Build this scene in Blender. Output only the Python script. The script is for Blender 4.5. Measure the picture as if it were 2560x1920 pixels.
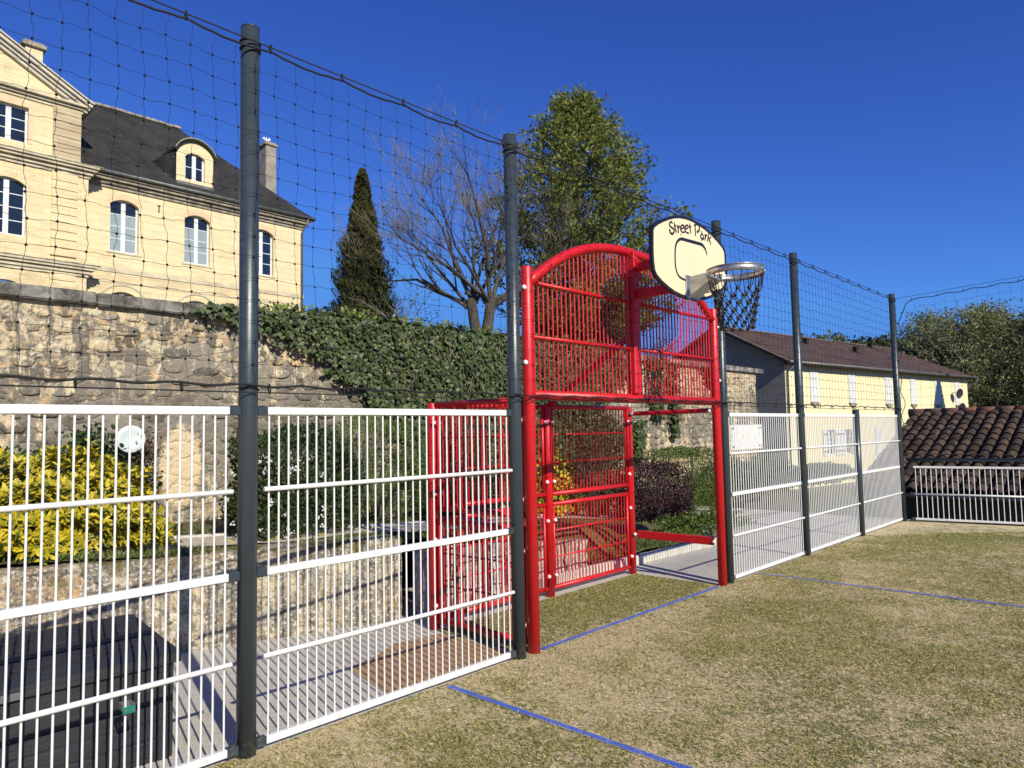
import bpy, bmesh, math, random
import numpy as np
from mathutils import Vector, Matrix
R = math.radians
sc = bpy.context.scene
for o in list(bpy.data.objects): bpy.data.objects.remove(o)
COL = sc.collection
random.seed(7); RNG = np.random.default_rng(11)

# ------------------------------------------------------------------ camera
CF, CP, CR, CY, CH, CD = 1777.0, .0662, -.0187, .8096, 1.6893, 3.7346
F = Vector((math.sin(CY)*math.cos(CP), math.cos(CY)*math.cos(CP), math.sin(CP)))
Rt = Vector((math.cos(CY), -math.sin(CY), 0)); Up = Rt.cross(F)
R2 = math.cos(CR)*Rt + math.sin(CR)*Up; U2 = -math.sin(CR)*Rt + math.cos(CR)*Up
CLOC = Vector((0, -CD, CH))
cd = bpy.data.cameras.new("camera"); cam = bpy.data.objects.new("camera", cd); COL.objects.link(cam)
cd.sensor_width = 36; cd.lens = CF/2560*36; cd.clip_start = .05; cd.clip_end = 2000
m3 = Matrix((R2, U2, -F)).transposed(); cam.matrix_world = Matrix.Translation(CLOC) @ m3.to_4x4()
sc.camera = cam
def ray(px, py): return F + R2*((px-1280)/CF) - U2*((py-960)/CF)
def aty(px, py, y): r = ray(px, py); return CLOC + r*((y-CLOC.y)/r.y)
def atz(px, py, z): r = ray(px, py); return CLOC + r*((z-CLOC.z)/r.z)
def atd(px, py, d): return CLOC + ray(px, py)*d

# ------------------------------------------------------------------ light
SUNV = Vector((-.40, -1.62, 1.0)).normalized()
ELEV = math.asin(SUNV.z); AZ = math.atan2(SUNV.x, SUNV.y)
w = bpy.data.worlds.new("World"); sc.world = w; w.use_nodes = True
nt = w.node_tree; bg = nt.nodes['Background']
sky = nt.nodes.new('ShaderNodeTexSky'); sky.sky_type = 'NISHITA'; sky.sun_disc = False
sky.sun_elevation = ELEV; sky.sun_rotation = AZ
sky.altitude = 600; sky.air_density = 1.0; sky.dust_density = .35; sky.ozone_density = 4.0
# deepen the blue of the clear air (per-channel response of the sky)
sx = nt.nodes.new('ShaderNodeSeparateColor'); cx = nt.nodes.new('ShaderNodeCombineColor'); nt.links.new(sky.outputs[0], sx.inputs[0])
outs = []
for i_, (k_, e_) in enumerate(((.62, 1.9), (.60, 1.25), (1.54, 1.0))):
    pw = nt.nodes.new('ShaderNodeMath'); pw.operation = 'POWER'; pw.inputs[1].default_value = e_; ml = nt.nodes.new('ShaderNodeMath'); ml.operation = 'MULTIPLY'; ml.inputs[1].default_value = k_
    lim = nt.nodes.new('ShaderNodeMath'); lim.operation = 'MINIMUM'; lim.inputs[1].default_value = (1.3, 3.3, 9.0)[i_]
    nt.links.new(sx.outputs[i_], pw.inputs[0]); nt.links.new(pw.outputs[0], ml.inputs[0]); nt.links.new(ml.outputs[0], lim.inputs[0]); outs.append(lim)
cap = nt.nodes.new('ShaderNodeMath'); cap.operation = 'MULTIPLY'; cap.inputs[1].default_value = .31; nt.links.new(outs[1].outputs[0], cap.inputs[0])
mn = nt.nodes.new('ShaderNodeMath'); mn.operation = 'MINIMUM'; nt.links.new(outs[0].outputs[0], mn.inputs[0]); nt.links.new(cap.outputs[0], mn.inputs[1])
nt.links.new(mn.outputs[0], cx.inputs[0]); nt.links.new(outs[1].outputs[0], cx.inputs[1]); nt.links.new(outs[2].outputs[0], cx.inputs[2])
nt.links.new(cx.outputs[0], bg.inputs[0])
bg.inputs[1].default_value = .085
sl = bpy.data.lights.new("sun", 'SUN'); sl.energy = 5.0; sl.angle = R(.53); sl.color = (1, .94, .78)
so = bpy.data.objects.new("sun", sl); COL.objects.link(so)
so.rotation_euler = (-SUNV).to_track_quat('-Z', 'Y').to_euler(); so.location = (0, -10, 20)
sc.view_settings.view_transform = 'Standard'; sc.view_settings.look = 'None'
sc.view_settings.exposure = .12; sc.view_settings.gamma = 1
sc.render.engine = 'CYCLES'

# ------------------------------------------------------------------ materials
MATS = {}
def mat(name, base, rough=.6, metal=0, var=None, vscale=6., bump=0, bscale=40., spec=.5, coat=0, coords='Object', stops=(.35, .65), stretch=(1, 1, 1)):
    """plain principled with optional two-colour noise variation and bump"""
    if name in MATS: return MATS[name]
    m = bpy.data.materials.new(name); m.use_nodes = True; MATS[name] = m
    n = m.node_tree.nodes; L = m.node_tree.links; p = n['Principled BSDF']
    p.inputs['Base Color'].default_value = (*base, 1); p.inputs['Roughness'].default_value = rough
    p.inputs['Metallic'].default_value = metal; p.inputs['Specular IOR Level'].default_value = spec
    p.inputs['Coat Weight'].default_value = coat
    tc = n.new('ShaderNodeTexCoord'); mp = n.new('ShaderNodeMapping'); mp.inputs['Scale'].default_value = stretch
    L.new(tc.outputs[coords], mp.inputs[0])
    if var:
        t = n.new('ShaderNodeTexNoise'); t.inputs['Scale'].default_value = vscale; t.inputs['Detail'].default_value = 8
        t.inputs['Roughness'].default_value = .65
        L.new(mp.outputs[0], t.inputs['Vector'])
        r = n.new('ShaderNodeValToRGB'); r.color_ramp.elements[0].position = stops[0]; r.color_ramp.elements[1].position = stops[1]
        r.color_ramp.elements[0].color = (*base, 1); r.color_ramp.elements[1].color = (*var, 1)
        L.new(t.outputs[0], r.inputs[0]); L.new(r.outputs[0], p.inputs['Base Color'])
    if bump:
        t = n.new('ShaderNodeTexNoise'); t.inputs['Scale'].default_value = bscale; t.inputs['Detail'].default_value = 6
        L.new(mp.outputs[0], t.inputs['Vector'])
        b = n.new('ShaderNodeBump'); b.inputs['Strength'].default_value = 1; b.inputs['Distance'].default_value = bump
        L.new(t.outputs[0], b.inputs['Height']); L.new(b.outputs[0], p.inputs['Normal'])
    return m
class NT:
    """tiny helper for building node graphs"""
    def __init__(s, name):
        s.m = bpy.data.materials.new(name); s.m.use_nodes = True; s.n = s.m.node_tree.nodes; s.L = s.m.node_tree.links
        s.p = s.n['Principled BSDF']; s.tc = s.n.new('ShaderNodeTexCoord'); MATS[name] = s.m
    def set(s, sock, v):
        if hasattr(v, 'outputs'): s.L.new(v.outputs[0], sock)
        elif hasattr(v, 'is_linked'): s.L.new(v, sock)
        elif isinstance(v, tuple) and len(v) == 3 and sock.type == 'RGBA': sock.default_value = (*v, 1)
        else: sock.default_value = v
    def map(s, scale=(1, 1, 1), loc=(0, 0, 0), rot=(0, 0, 0), src='Object'):
        q = s.n.new('ShaderNodeMapping'); q.inputs['Scale'].default_value = scale; q.inputs['Location'].default_value = loc; q.inputs['Rotation'].default_value = rot
        s.L.new(s.tc.outputs[src], q.inputs[0]); return q.outputs[0]
    def noise(s, vec, scale, detail=6, rough=.6, dist=0, out=0):
        q = s.n.new('ShaderNodeTexNoise'); s.L.new(vec, q.inputs['Vector']); q.inputs['Scale'].default_value = scale
        q.inputs['Detail'].default_value = detail; q.inputs['Roughness'].default_value = rough; q.inputs['Distortion'].default_value = dist
        return q.outputs[out]
    def vor(s, vec, scale, feature='F1', out=0, rnd=1):
        q = s.n.new('ShaderNodeTexVoronoi'); q.feature = feature; s.L.new(vec, q.inputs['Vector']); q.inputs['Scale'].default_value = scale
        q.inputs['Randomness'].default_value = rnd
        return q.outputs[out]
    def ramp(s, fac, stops, interp='LINEAR'):
        q = s.n.new('ShaderNodeValToRGB'); q.color_ramp.interpolation = interp
        e = q.color_ramp.elements
        while len(e) < len(stops): e.new(.5)
        for i, (p, c) in enumerate(stops):
            e[i].position = p; e[i].color = (*c, 1) if isinstance(c, tuple) else (c, c, c, 1)
        s.L.new(fac, q.inputs[0]); return q.outputs[0]
    def mix(s, fac, a, b, mode='MIX'):
        q = s.n.new('ShaderNodeMix'); q.data_type = 'RGBA'; q.blend_type = mode
        s.set(q.inputs[0], fac); s.set(q.inputs[6], a); s.set(q.inputs[7], b); return q.outputs[2]
    def math(s, op, a, b=0.0, clamp=False):
        q = s.n.new('ShaderNodeMath'); q.operation = op; q.use_clamp = clamp; s.set(q.inputs[0], a); s.set(q.inputs[1], b); return q.outputs[0]
    def vadd(s, a, b, k=1.0):
        q = s.n.new('ShaderNodeVectorMath'); q.operation = 'MULTIPLY_ADD'; s.L.new(b, q.inputs[0]); q.inputs[1].default_value = (k, k, k); s.L.new(a, q.inputs[2]); return q.outputs[0]
    def sep(s, vec):
        q = s.n.new('ShaderNodeSeparateXYZ'); s.L.new(vec, q.inputs[0]); return q.outputs
    def bump(s, h, dist, normal=None):
        q = s.n.new('ShaderNodeBump'); q.inputs['Distance'].default_value = dist; s.L.new(h, q.inputs['Height'])
        if normal: s.L.new(normal, q.inputs['Normal'])
        s.L.new(q.outputs[0], s.p.inputs['Normal']); return q.outputs[0]
    def fin(s, col, rough=.85, spec=.3):
        s.set(s.p.inputs['Base Color'], col); s.set(s.p.inputs['Roughness'], rough); s.p.inputs['Specular IOR Level'].default_value = spec
        return s.m
def ss(a, b, x):  # unused-safe smoothstep in python
    t = min(1, max(0, (x-a)/(b-a))); return t*t*(3-2*t)

def turf_mat(paint=False):
    k = NT('paint_on_turf' if paint else 'turf')
    v = k.map()
    big = k.noise(k.map((1, .8, 1)), .75, 3, .55)
    med = k.noise(k.map((1, .8, 1)), 4.5, 5, .65, .4)
    fine = k.noise(k.map((1, 1, 1)), 24, 4, .75, 1.0)
    grain = k.noise(k.map((1, 1, 1)), 130, 3, .8, .6)
    x, y, z = k.sep(v)
    edge = k.math('MULTIPLY', k.math('SUBTRACT', 1.0, k.math('MULTIPLY', k.math('ABSOLUTE', y), 1.6), True), .07)
    mouth = k.math('MULTIPLY', k.math('MULTIPLY', k.math('ADD', y, .1), 4.0, True), -.16)
    a = k.math('ADD', k.math('MULTIPLY', big, .42), k.math('MULTIPLY', med, .46))
    a = k.math('ADD', k.math('ADD', a, k.math('ADD', edge, mouth)), k.math('MULTIPLY', fine, 1.15))
    g = k.ramp(a, [(.95, 0.0), (1.15, 1.0)])
    gr = k.ramp(grain, [(.35, 0.), (.65, 1.)])
    green = k.mix(gr, (.090, .105, .012), (.27, .28, .055))
    sand = k.mix(gr, (.58, .43, .21), (.93, .76, .46))
    c = k.mix(g, green, sand)
    if paint:
        blue = k.mix(gr, (.014, .065, .45), (.05, .19, .88))
        f = k.ramp(k.math('ADD', k.math('MULTIPLY', fine, .7), k.math('MULTIPLY', med, .3)), [(.42, 1.0), (.60, .0)])
        uv = k.n.new('ShaderNodeUVMap'); ux = k.sep(uv.outputs[0])
        e = k.math('SUBTRACT', 1.0, k.math('ABSOLUTE', k.math('SUBTRACT', k.math('MULTIPLY', ux[1], 2.0), 1.0)))
        m = k.math('ADD', k.math('MULTIPLY', e, 1.6), k.math('MULTIPLY', k.math('SUBTRACT', fine, .5), 3.0))
        m = k.math('GREATER_THAN', m, .42)
        c = k.mix(k.math('MULTIPLY', k.math('MULTIPLY', k.math('ADD', f, .72, True), m), .96), c, blue)
    h = k.math('ADD', k.math('MULTIPLY', fine, .5), k.math('MULTIPLY', grain, .7))
    k.bump(h, .02)
    k.p.inputs['Sheen Weight'].default_value = .15
    return k.fin(c, .95, .15)
def stone_wall_mat(name, low=False, island=False):
    k = NT(name); v = k.map()
    wob = k.noise(v, 2.2, 3, .6, 0, 1)
    wob2 = k.noise(v, 9, 3, .6, 0, 1); wv = k.vadd(k.vadd(k.map((2.1, 1.0, 4.3) if not low else (1.6, 1, 2.8)), wob, .9), wob2, .35)
    cell = k.vor(wv, 1.35, 'F1', 1); edge = k.vor(wv, 1.35, 'DISTANCE_TO_EDGE', 0)
    cr = k.sep(cell)
    if island:
        gi_ = k.n.new('ShaderNodeNewGeometry'); ri = gi_.outputs['Random Per Island']; cr = [ri, k.math('FRACT', k.math('MULTIPLY', ri, 7.31)), ri]
        edge = k.math('ADD', k.math('MULTIPLY', ri, 0.0), .5)
    stone = k.ramp(cr[0], [(.0, (.50, .39, .24)), (.3, (.70, .60, .40)), (.5, (.46, .32, .18)), (.7, (.66, .52, .33)), (.85, (.60, .36, .16)), (1., (.34, .31, .25))])
    n1 = k.noise(v, 9, 8, .7); n2 = k.noise(v, 1.1, 5, .62, .4); n3 = k.noise(v, 34, 6, .75)
    n4 = k.noise(v, 13, 6, .78); stone = k.mix(k.ramp(n1, [(.42, 0.), (.62, .35)]), stone, (.66, .56, .38)); stone = k.mix(k.ramp(n4, [(.50, 0.), (.60, .7)]), stone, (.20, .155, .10)); stone = k.mix(k.ramp(n4, [(.38, .7), (.45, 0.)]), stone, (.80, .70, .50))
    mort = k.mix(n3, (.33, .29, .22), (.58, .52, .40))
    em = k.ramp(k.math('ADD', edge, k.math('MULTIPLY', k.math('SUBTRACT', n1, .5), .14)), [(.015, 0.0), (.07, 1.0)])
    c = k.mix(k.math('MULTIPLY', k.math('SUBTRACT', 1.0, em), .7), stone, mort)
    # dark crack lines
    cm = k.ramp(k.math('ADD', edge, k.math('MULTIPLY', k.math('SUBTRACT', n3, .5), .11)), [(.0, 1.), (.012, 0.)])
    c = k.mix(k.math('MULTIPLY', cm, k.ramp(n1, [(.45, 0.), (.6, .7)])), c, (.05, .045, .035))
    # grey lichen in streaks and clouds
    st = k.noise(k.map((2.6, 1, .7)), 1.5, 7, .72, .5)
    x, y, z = k.sep(v)
    if not low:
        zm = k.ramp(z, [(.0, 0.), (1., 1.)])
        # heavier grey band between 1.5 and 2.4 m, and to the right of the clean ashlar
        band = k.math('MULTIPLY', k.math('SUBTRACT', 1.0, k.math('ABSOLUTE', k.math('MULTIPLY', k.math('SUBTRACT', z, 1.85), 1.0)), True), .14)
        left = k.math('MULTIPLY', k.math('SUBTRACT', 1.0, k.math('MULTIPLY', k.math('ABSOLUTE', k.math('SUBTRACT', x, 1.6)), .55), True), -.05)
        far = k.math('MULTIPLY', k.math('MULTIPLY', k.math('SUBTRACT', x, 9.0), 1.0, True), -.06)
        s = k.math('ADD', k.math('ADD', k.math('ADD', st, band), left), far)
        s = k.math('ADD', s, k.math('MULTIPLY', k.math('SUBTRACT', n1, .5), .55))
        lm = k.ramp(k.math('ADD', s, k.math('MULTIPLY', k.math('SUBTRACT', n4, .5), .25)), [(.465, 0.), (.515, 1.)])
        lc = k.mix(k.ramp(n3, [(.35, 0.), (.65, 1.)]), (.055, .048, .040), (.30, .27, .225))
        lc = k.mix(.55, lc, k.mix(k.ramp(cr[1], [(0., 0.), (1., 1.)]), (.035, .03, .026), (.33, .29, .235)))
        c = k.mix(k.math('MULTIPLY', lm, .9), c, lc)
        c = k.mix(k.math('MULTIPLY', cm, k.ramp(n1, [(.44, .0), (.58, .6)])), c, (.045, .038, .03))
        c = k.mix(k.math('MULTIPLY', k.math('SUBTRACT', 1.0, em), k.math('MULTIPLY', k.ramp(n1, [(.5, .5), (.6, 0.)]), .6)), c, mort)
        # cream render patches where the stone was repaired
        pt = k.noise(k.map((1.3, 1, .8), (3.1, 0, 0)), 1.6, 6, .6)
        px = k.math('SUBTRACT', 1.0, k.math('ABSOLUTE', k.math('MULTIPLY', k.math('SUBTRACT', x, 3.33), 3.3)), True)
        pz = k.math('SUBTRACT', 1.0, k.math('ABSOLUTE', k.math('MULTIPLY', k.math('SUBTRACT', z, 1.35), 1.6)), True)
        pm = k.math('ADD', k.math('MULTIPLY', k.math('MULTIPLY', px, pz), 1.1), k.math('MULTIPLY', k.math('SUBTRACT', n1, .5), .7))
        c = k.mix(k.ramp(pm, [(.20, 0.), (.30, 1.)]), c, k.mix(n1, (.66, .50, .30), (.72, .58, .38)))
        c = k.mix(k.ramp(k.math('ADD', pt, k.math('MULTIPLY', far, -1.1)), [(.70, 0.), (.76, .9)]), c, (.72, .62, .44))
    else:
        s = k.math('ADD', st, k.math('MULTIPLY', k.math('SUBTRACT', n1, .5), .5))
        c = k.mix(k.ramp(s, [(.42, 0.), (.54, .85)]), c, k.mix(k.ramp(n3, [(.35, 0.), (.65, 1.)]), (.06, .053, .045), (.32, .30, .26)))
        c = k.mix(k.ramp(n3, [(.54, 0.), (.60, .85)]), c, (.78, .73, .63)); c = k.mix(k.ramp(n4, [(.34, .9), (.42, 0.)]), c, (.05, .04, .033))
        c = k.mix(k.ramp(k.noise(v, 14, 4, .6), [(.62, 0.), (.70, .8)]), c, (.06, .035, .028))
        moss = k.math('ADD', k.math('MULTIPLY', k.math('SUBTRACT', z, .60), 1.1), k.math('ADD', k.math('MULTIPLY', k.noise(v, 3.5, 5, .7), 1.5), -.22))
        c = k.mix(k.ramp(moss, [(.66, 0.), (.84, .85)]), c, (.13, .10, .025))
    h = k.math('ADD', k.math('MULTIPLY', k.ramp(edge, [(.0, 0.), (.11, 1.)]), .28), k.math('ADD', k.math('MULTIPLY', n1, .6), k.math('MULTIPLY', n3, .3)))
    k.bump(h, .045 if not low else .05)
    return k.fin(c, .95, .15)
def coping_mat():
    k = NT('coping_stone'); v = k.map()
    n1 = k.noise(v, 3.5, 8, .7, .4); n3 = k.noise(v, 30, 6, .75)
    c = k.ramp(n1, [(.36, (.05, .047, .042)), (.47, (.14, .13, .115)), (.56, (.26, .245, .21)), (.64, (.40, .37, .31))])
    c = k.mix(k.ramp(n3, [(.58, 0.), (.66, .7)]), c, (.42, .40, .35))
    k.bump(k.math('ADD', n1, k.math('MULTIPLY', n3, .5)), .03)
    return k.fin(c, .95, .15)
def ashlar_mat(name, base, warm, mottle=.5, bh=.30, bw=.85):
    k = NT(name); v = k.map()
    br = k.n.new('ShaderNodeTexBrick')
    mp = k.n.new('ShaderNodeMapping'); mp.inputs['Rotation'].default_value = (math.pi/2, 0, 0)
    k.L.new(k.tc.outputs['Object'], mp.inputs[0]); k.L.new(mp.outputs[0], br.inputs['Vector'])
    br.inputs['Scale'].default_value = 1; br.inputs['Brick Width'].default_value = bw; br.inputs['Row Height'].default_value = bh
    br.inputs['Mortar Size'].default_value = .004; br.inputs['Mortar Smooth'].default_value = .3
    br.inputs['Color1'].default_value = (*base, 1); br.inputs['Color2'].default_value = (*warm, 1)
    br.inputs['Mortar'].default_value = (base[0]*.62, base[1]*.58, base[2]*.5, 1)
    n1 = k.noise(v, 1.1, 7, .65, .3); n2 = k.noise(k.map((.6, 1, 2.2)), 1.0, 6, .7); n3 = k.noise(v, 18, 5, .7)
    c = k.mix(k.math('MULTIPLY', k.ramp(n1, [(.4, 0.), (.65, 1.)]), .5), br.outputs[0], warm)
    c = k.mix(k.math('MULTIPLY', k.ramp(n2, [(.56, 0.), (.72, 1.)]), mottle), c, (.30, .24, .16))
    c = k.mix(k.math('MULTIPLY', n3, .18), c, (.30, .24, .16)); zz = k.sep(v)[2]; bd = k.math('SUBTRACT', 1.0, k.math('ABSOLUTE', k.math('MULTIPLY', k.math('SUBTRACT', zz, 8.2), 1.1)), True); bn = k.math('ADD', k.math('MULTIPLY', bd, .16), k.noise(k.map((.5, 1, 1.6)), 1.6, 7, .7)); c = k.mix(k.math('MULTIPLY', k.ramp(bn, [(.56, 0.), (.68, 1.)]), mottle), c, (.42, .30, .18))
    k.bump(k.math('ADD', k.math('MULTIPLY', br.outputs[1], -.6), k.math('MULTIPLY', n3, .4)), .008)
    return k.fin(c, .9, .2)
def slate_mat(name, a, b, row=.14, lich=(.42, .40, .33), lich_t=.71):
    k = NT(name); v = k.map()
    uv = k.n.new('ShaderNodeUVMap')
    br = k.n.new('ShaderNodeTexBrick'); k.L.new(uv.outputs[0], br.inputs['Vector'])
    br.inputs['Scale'].default_value = 1; br.inputs['Brick Width'].default_value = row*1.5; br.inputs['Row Height'].default_value = row
    br.inputs['Mortar Size'].default_value = .006; br.inputs['Color1'].default_value = (*a, 1); br.inputs['Color2'].default_value = (*b, 1)
    br.inputs['Mortar'].default_value = (a[0]*.3, a[1]*.3, a[2]*.3, 1)
    n = k.noise(v, .9, 6, .65); n3 = k.noise(v, 5.5, 6, .7)
    c = k.mix(k.ramp(n, [(.4, 0.), (.65, .6)]), br.outputs[0], tuple(x*1.35 for x in b))
    c = k.mix(k.ramp(n3, [(lich_t, 0.), (lich_t+.04, .9)]), c, lich)
    h = k.sep(uv.outputs[0])
    sw = k.math('FRACT', k.math('DIVIDE', h[1], row))
    k.bump(k.math('ADD', k.math('MULTIPLY', sw, -.5), k.math('MULTIPLY', n3, .3)), .02)
    return k.fin(c, .8, .25)
def leaf_mat(name, cols, rough=.5, trans=.25, spec=.4):
    k = NT(name); g = k.n.new('ShaderNodeNewGeometry')
    c = k.ramp(g.outputs['Random Per Island'], [(i/(len(cols)-1), q) for i, q in enumerate(cols)])
    k.fin(c, rough, spec)
    t = k.n.new('ShaderNodeBsdfTranslucent'); k.L.new(c, t.inputs[0]); mx = k.n.new('ShaderNodeMixShader'); mx.inputs[0].default_value = trans
    out = k.n['Material Output']; k.L.new(k.p.outputs[0], mx.inputs[1]); k.L.new(t.outputs[0], mx.inputs[2]); k.L.new(mx.outputs[0], out.inputs[0])
    return k.m
def paint_mat(name, base, rough=.35, sp=.5):
    """powder coat with faint orange-peel and dust"""
    k = NT(name); v = k.map()
    n = k.noise(v, 7, 6, .7); f = k.noise(v, 420, 2, .5)
    dusty = tuple(min(1, q*.93+.016) for q in base)
    zz = k.sep(k.tc.outputs['Object'])[2]; foot = k.math('MULTIPLY', k.math('SUBTRACT', 1.0, k.math('MULTIPLY', zz, 5.0), True), .5)
    c = k.mix(k.ramp(n, [(.45, 0.), (.75, .5)]), base, dusty); sc2 = k.noise(v, 26, 6, .8)
    c = k.mix(k.ramp(k.math('ADD', sc2, k.math('MULTIPLY', foot, .25)), [(.60, 0.), (.70, .35)]), c, (.22, .19, .14))
    k.bump(f, .0006)
    return k.fin(c, k.math('ADD', k.math('MULTIPLY', n, .18), rough-.08), sp)
M_turf = turf_mat(); M_paint = turf_mat(True)
M_bigwall = stone_wall_mat('rubble_stone'); M_face = stone_wall_mat('facing_stone', False, True); M_lowwall = stone_wall_mat('low_wall_stone', True); M_cope = coping_mat()
M_ash = ashlar_mat('limestone', (.80, .68, .42), (.77, .62, .37), .40)
M_ash2 = ashlar_mat('limestone_pavilion', (.80, .68, .42), (.75, .59, .34), .50)
M_trim = mat('trim_stone', (.66, .58, .41), .85, var=(.42, .36, .25), vscale=2.5, bump=.01, bscale=20)
M_trimd = mat('weathered_trim', (.16, .14, .11), .9, var=(.42, .36, .26), vscale=3.5, bump=.015, bscale=20)
M_slate = slate_mat('slate', (.020, .019, .018), (.040, .038, .034), .13, (.30, .29, .25), .665)
M_brown = slate_mat('brown_flat_tile', (.048, .030, .024), (.085, .054, .042), .30, (.22, .17, .13), .66)
M_white = paint_mat('white_powder_coat', (.74, .735, .71), .42)
M_red = paint_mat('red_powder_coat', (.56, .008, .014), .38)
M_grey = paint_mat('anthracite_powder_coat', (.035, .047, .055), .30, .6)
M_wood = mat('white_window_paint', (.74, .75, .75), .5, var=(.62, .62, .60), vscale=5)
M_glass = mat('window_glass', (.012, .015, .022), .06, spec=.9)
M_glassb = mat('window_glass_sky', (.010, .014, .030), .05, spec=1.0)
M_curtain = mat('net_curtain', (.30, .36, .38), .35, var=(.24, .29, .31), vscale=3)
M_rope = mat('black_rope', (.008, .008, .009), .7, bump=.002, bscale=200)
M_zinc = mat('zinc', (.20, .20, .19), .55, metal=.5, var=(.12, .12, .12), vscale=4)
M_galv = mat('galvanised_steel', (.50, .51, .52), .38, metal=.85, var=(.36, .37, .38), vscale=18)
M_cream = mat('cream_board', (.80, .66, .42), .55, var=(.77, .63, .40), vscale=3)
M_black = mat('black_ink', (.010, .010, .013), .45)
M_cap = mat('white_cap', (.85, .85, .85), .35)
M_gravel = None
def gravel_mat(name, a, b, dist=.006, sc_=170):
    k = NT(name); v = k.map()
    vo = k.vor(v, sc_, 'F1', 1); e = k.vor(v, sc_, 'F1', 0); n = k.noise(v, 1.7, 6, .65); f = k.noise(v, 60, 4, .7)
    c = k.mix(k.sep(vo)[0], a, b)
    c = k.mix(k.ramp(n, [(.4, 0.), (.7, .45)]), c, tuple(x*.72 for x in a))
    c = k.mix(k.ramp(f, [(.58, 0.), (.72, .6)]), c, tuple(min(1, x*1.25) for x in b))
    k.bump(k.math('SUBTRACT', 1.0, e), dist); return k.fin(c, .95, .15)
M_gravel = gravel_mat('grey_gravel', (.50, .465, .40), (.82, .765, .66))
M_sand = gravel_mat('orange_sand', (.42, .25, .135), (.56, .36, .20), .004, 220)
M_chalk = gravel_mat('pale_rubble', (.42, .40, .38), (.78, .76, .73), .03, 28)
M_soil = mat('soil', (.09, .06, .035), .95, var=(.20, .15, .08), vscale=6, bump=.03, bscale=30)
M_path = mat('beige_path', (.62, .55, .43), .9, var=(.50, .44, .34), vscale=3, bump=.006, bscale=90)
M_grassg = mat('rough_grass', (.05, .065, .016), .95, var=(.15, .12, .05), vscale=3.5, bump=.03, bscale=40)
M_curb = mat('curb_concrete', (.50, .47, .41), .85, var=(.62, .59, .53), vscale=6, bump=.004, bscale=80)
M_bark = mat('bark', (.035, .029, .024), .95, var=(.095, .078, .062), vscale=7, bump=.02, bscale=25, stretch=(1, 1, .3))
M_twig = mat('twig', (.15, .13, .10), .9, var=(.27, .24, .19), vscale=3)
M_render_y = mat('yellow_render', (.80, .70, .43), .9, var=(.74, .64, .39), vscale=1.2, bump=.003, bscale=60)
M_render_shade = mat('shaded_render', (.30, .275, .235), .9, var=(.24, .22, .19), vscale=1.3)  # gable render with its shade painted into the colour, greyer than the front
M_plastic = mat('anthracite_plastic', (.022, .024, .029), .5, bump=.004, bscale=60, stretch=(.06, 1, 1))

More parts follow.
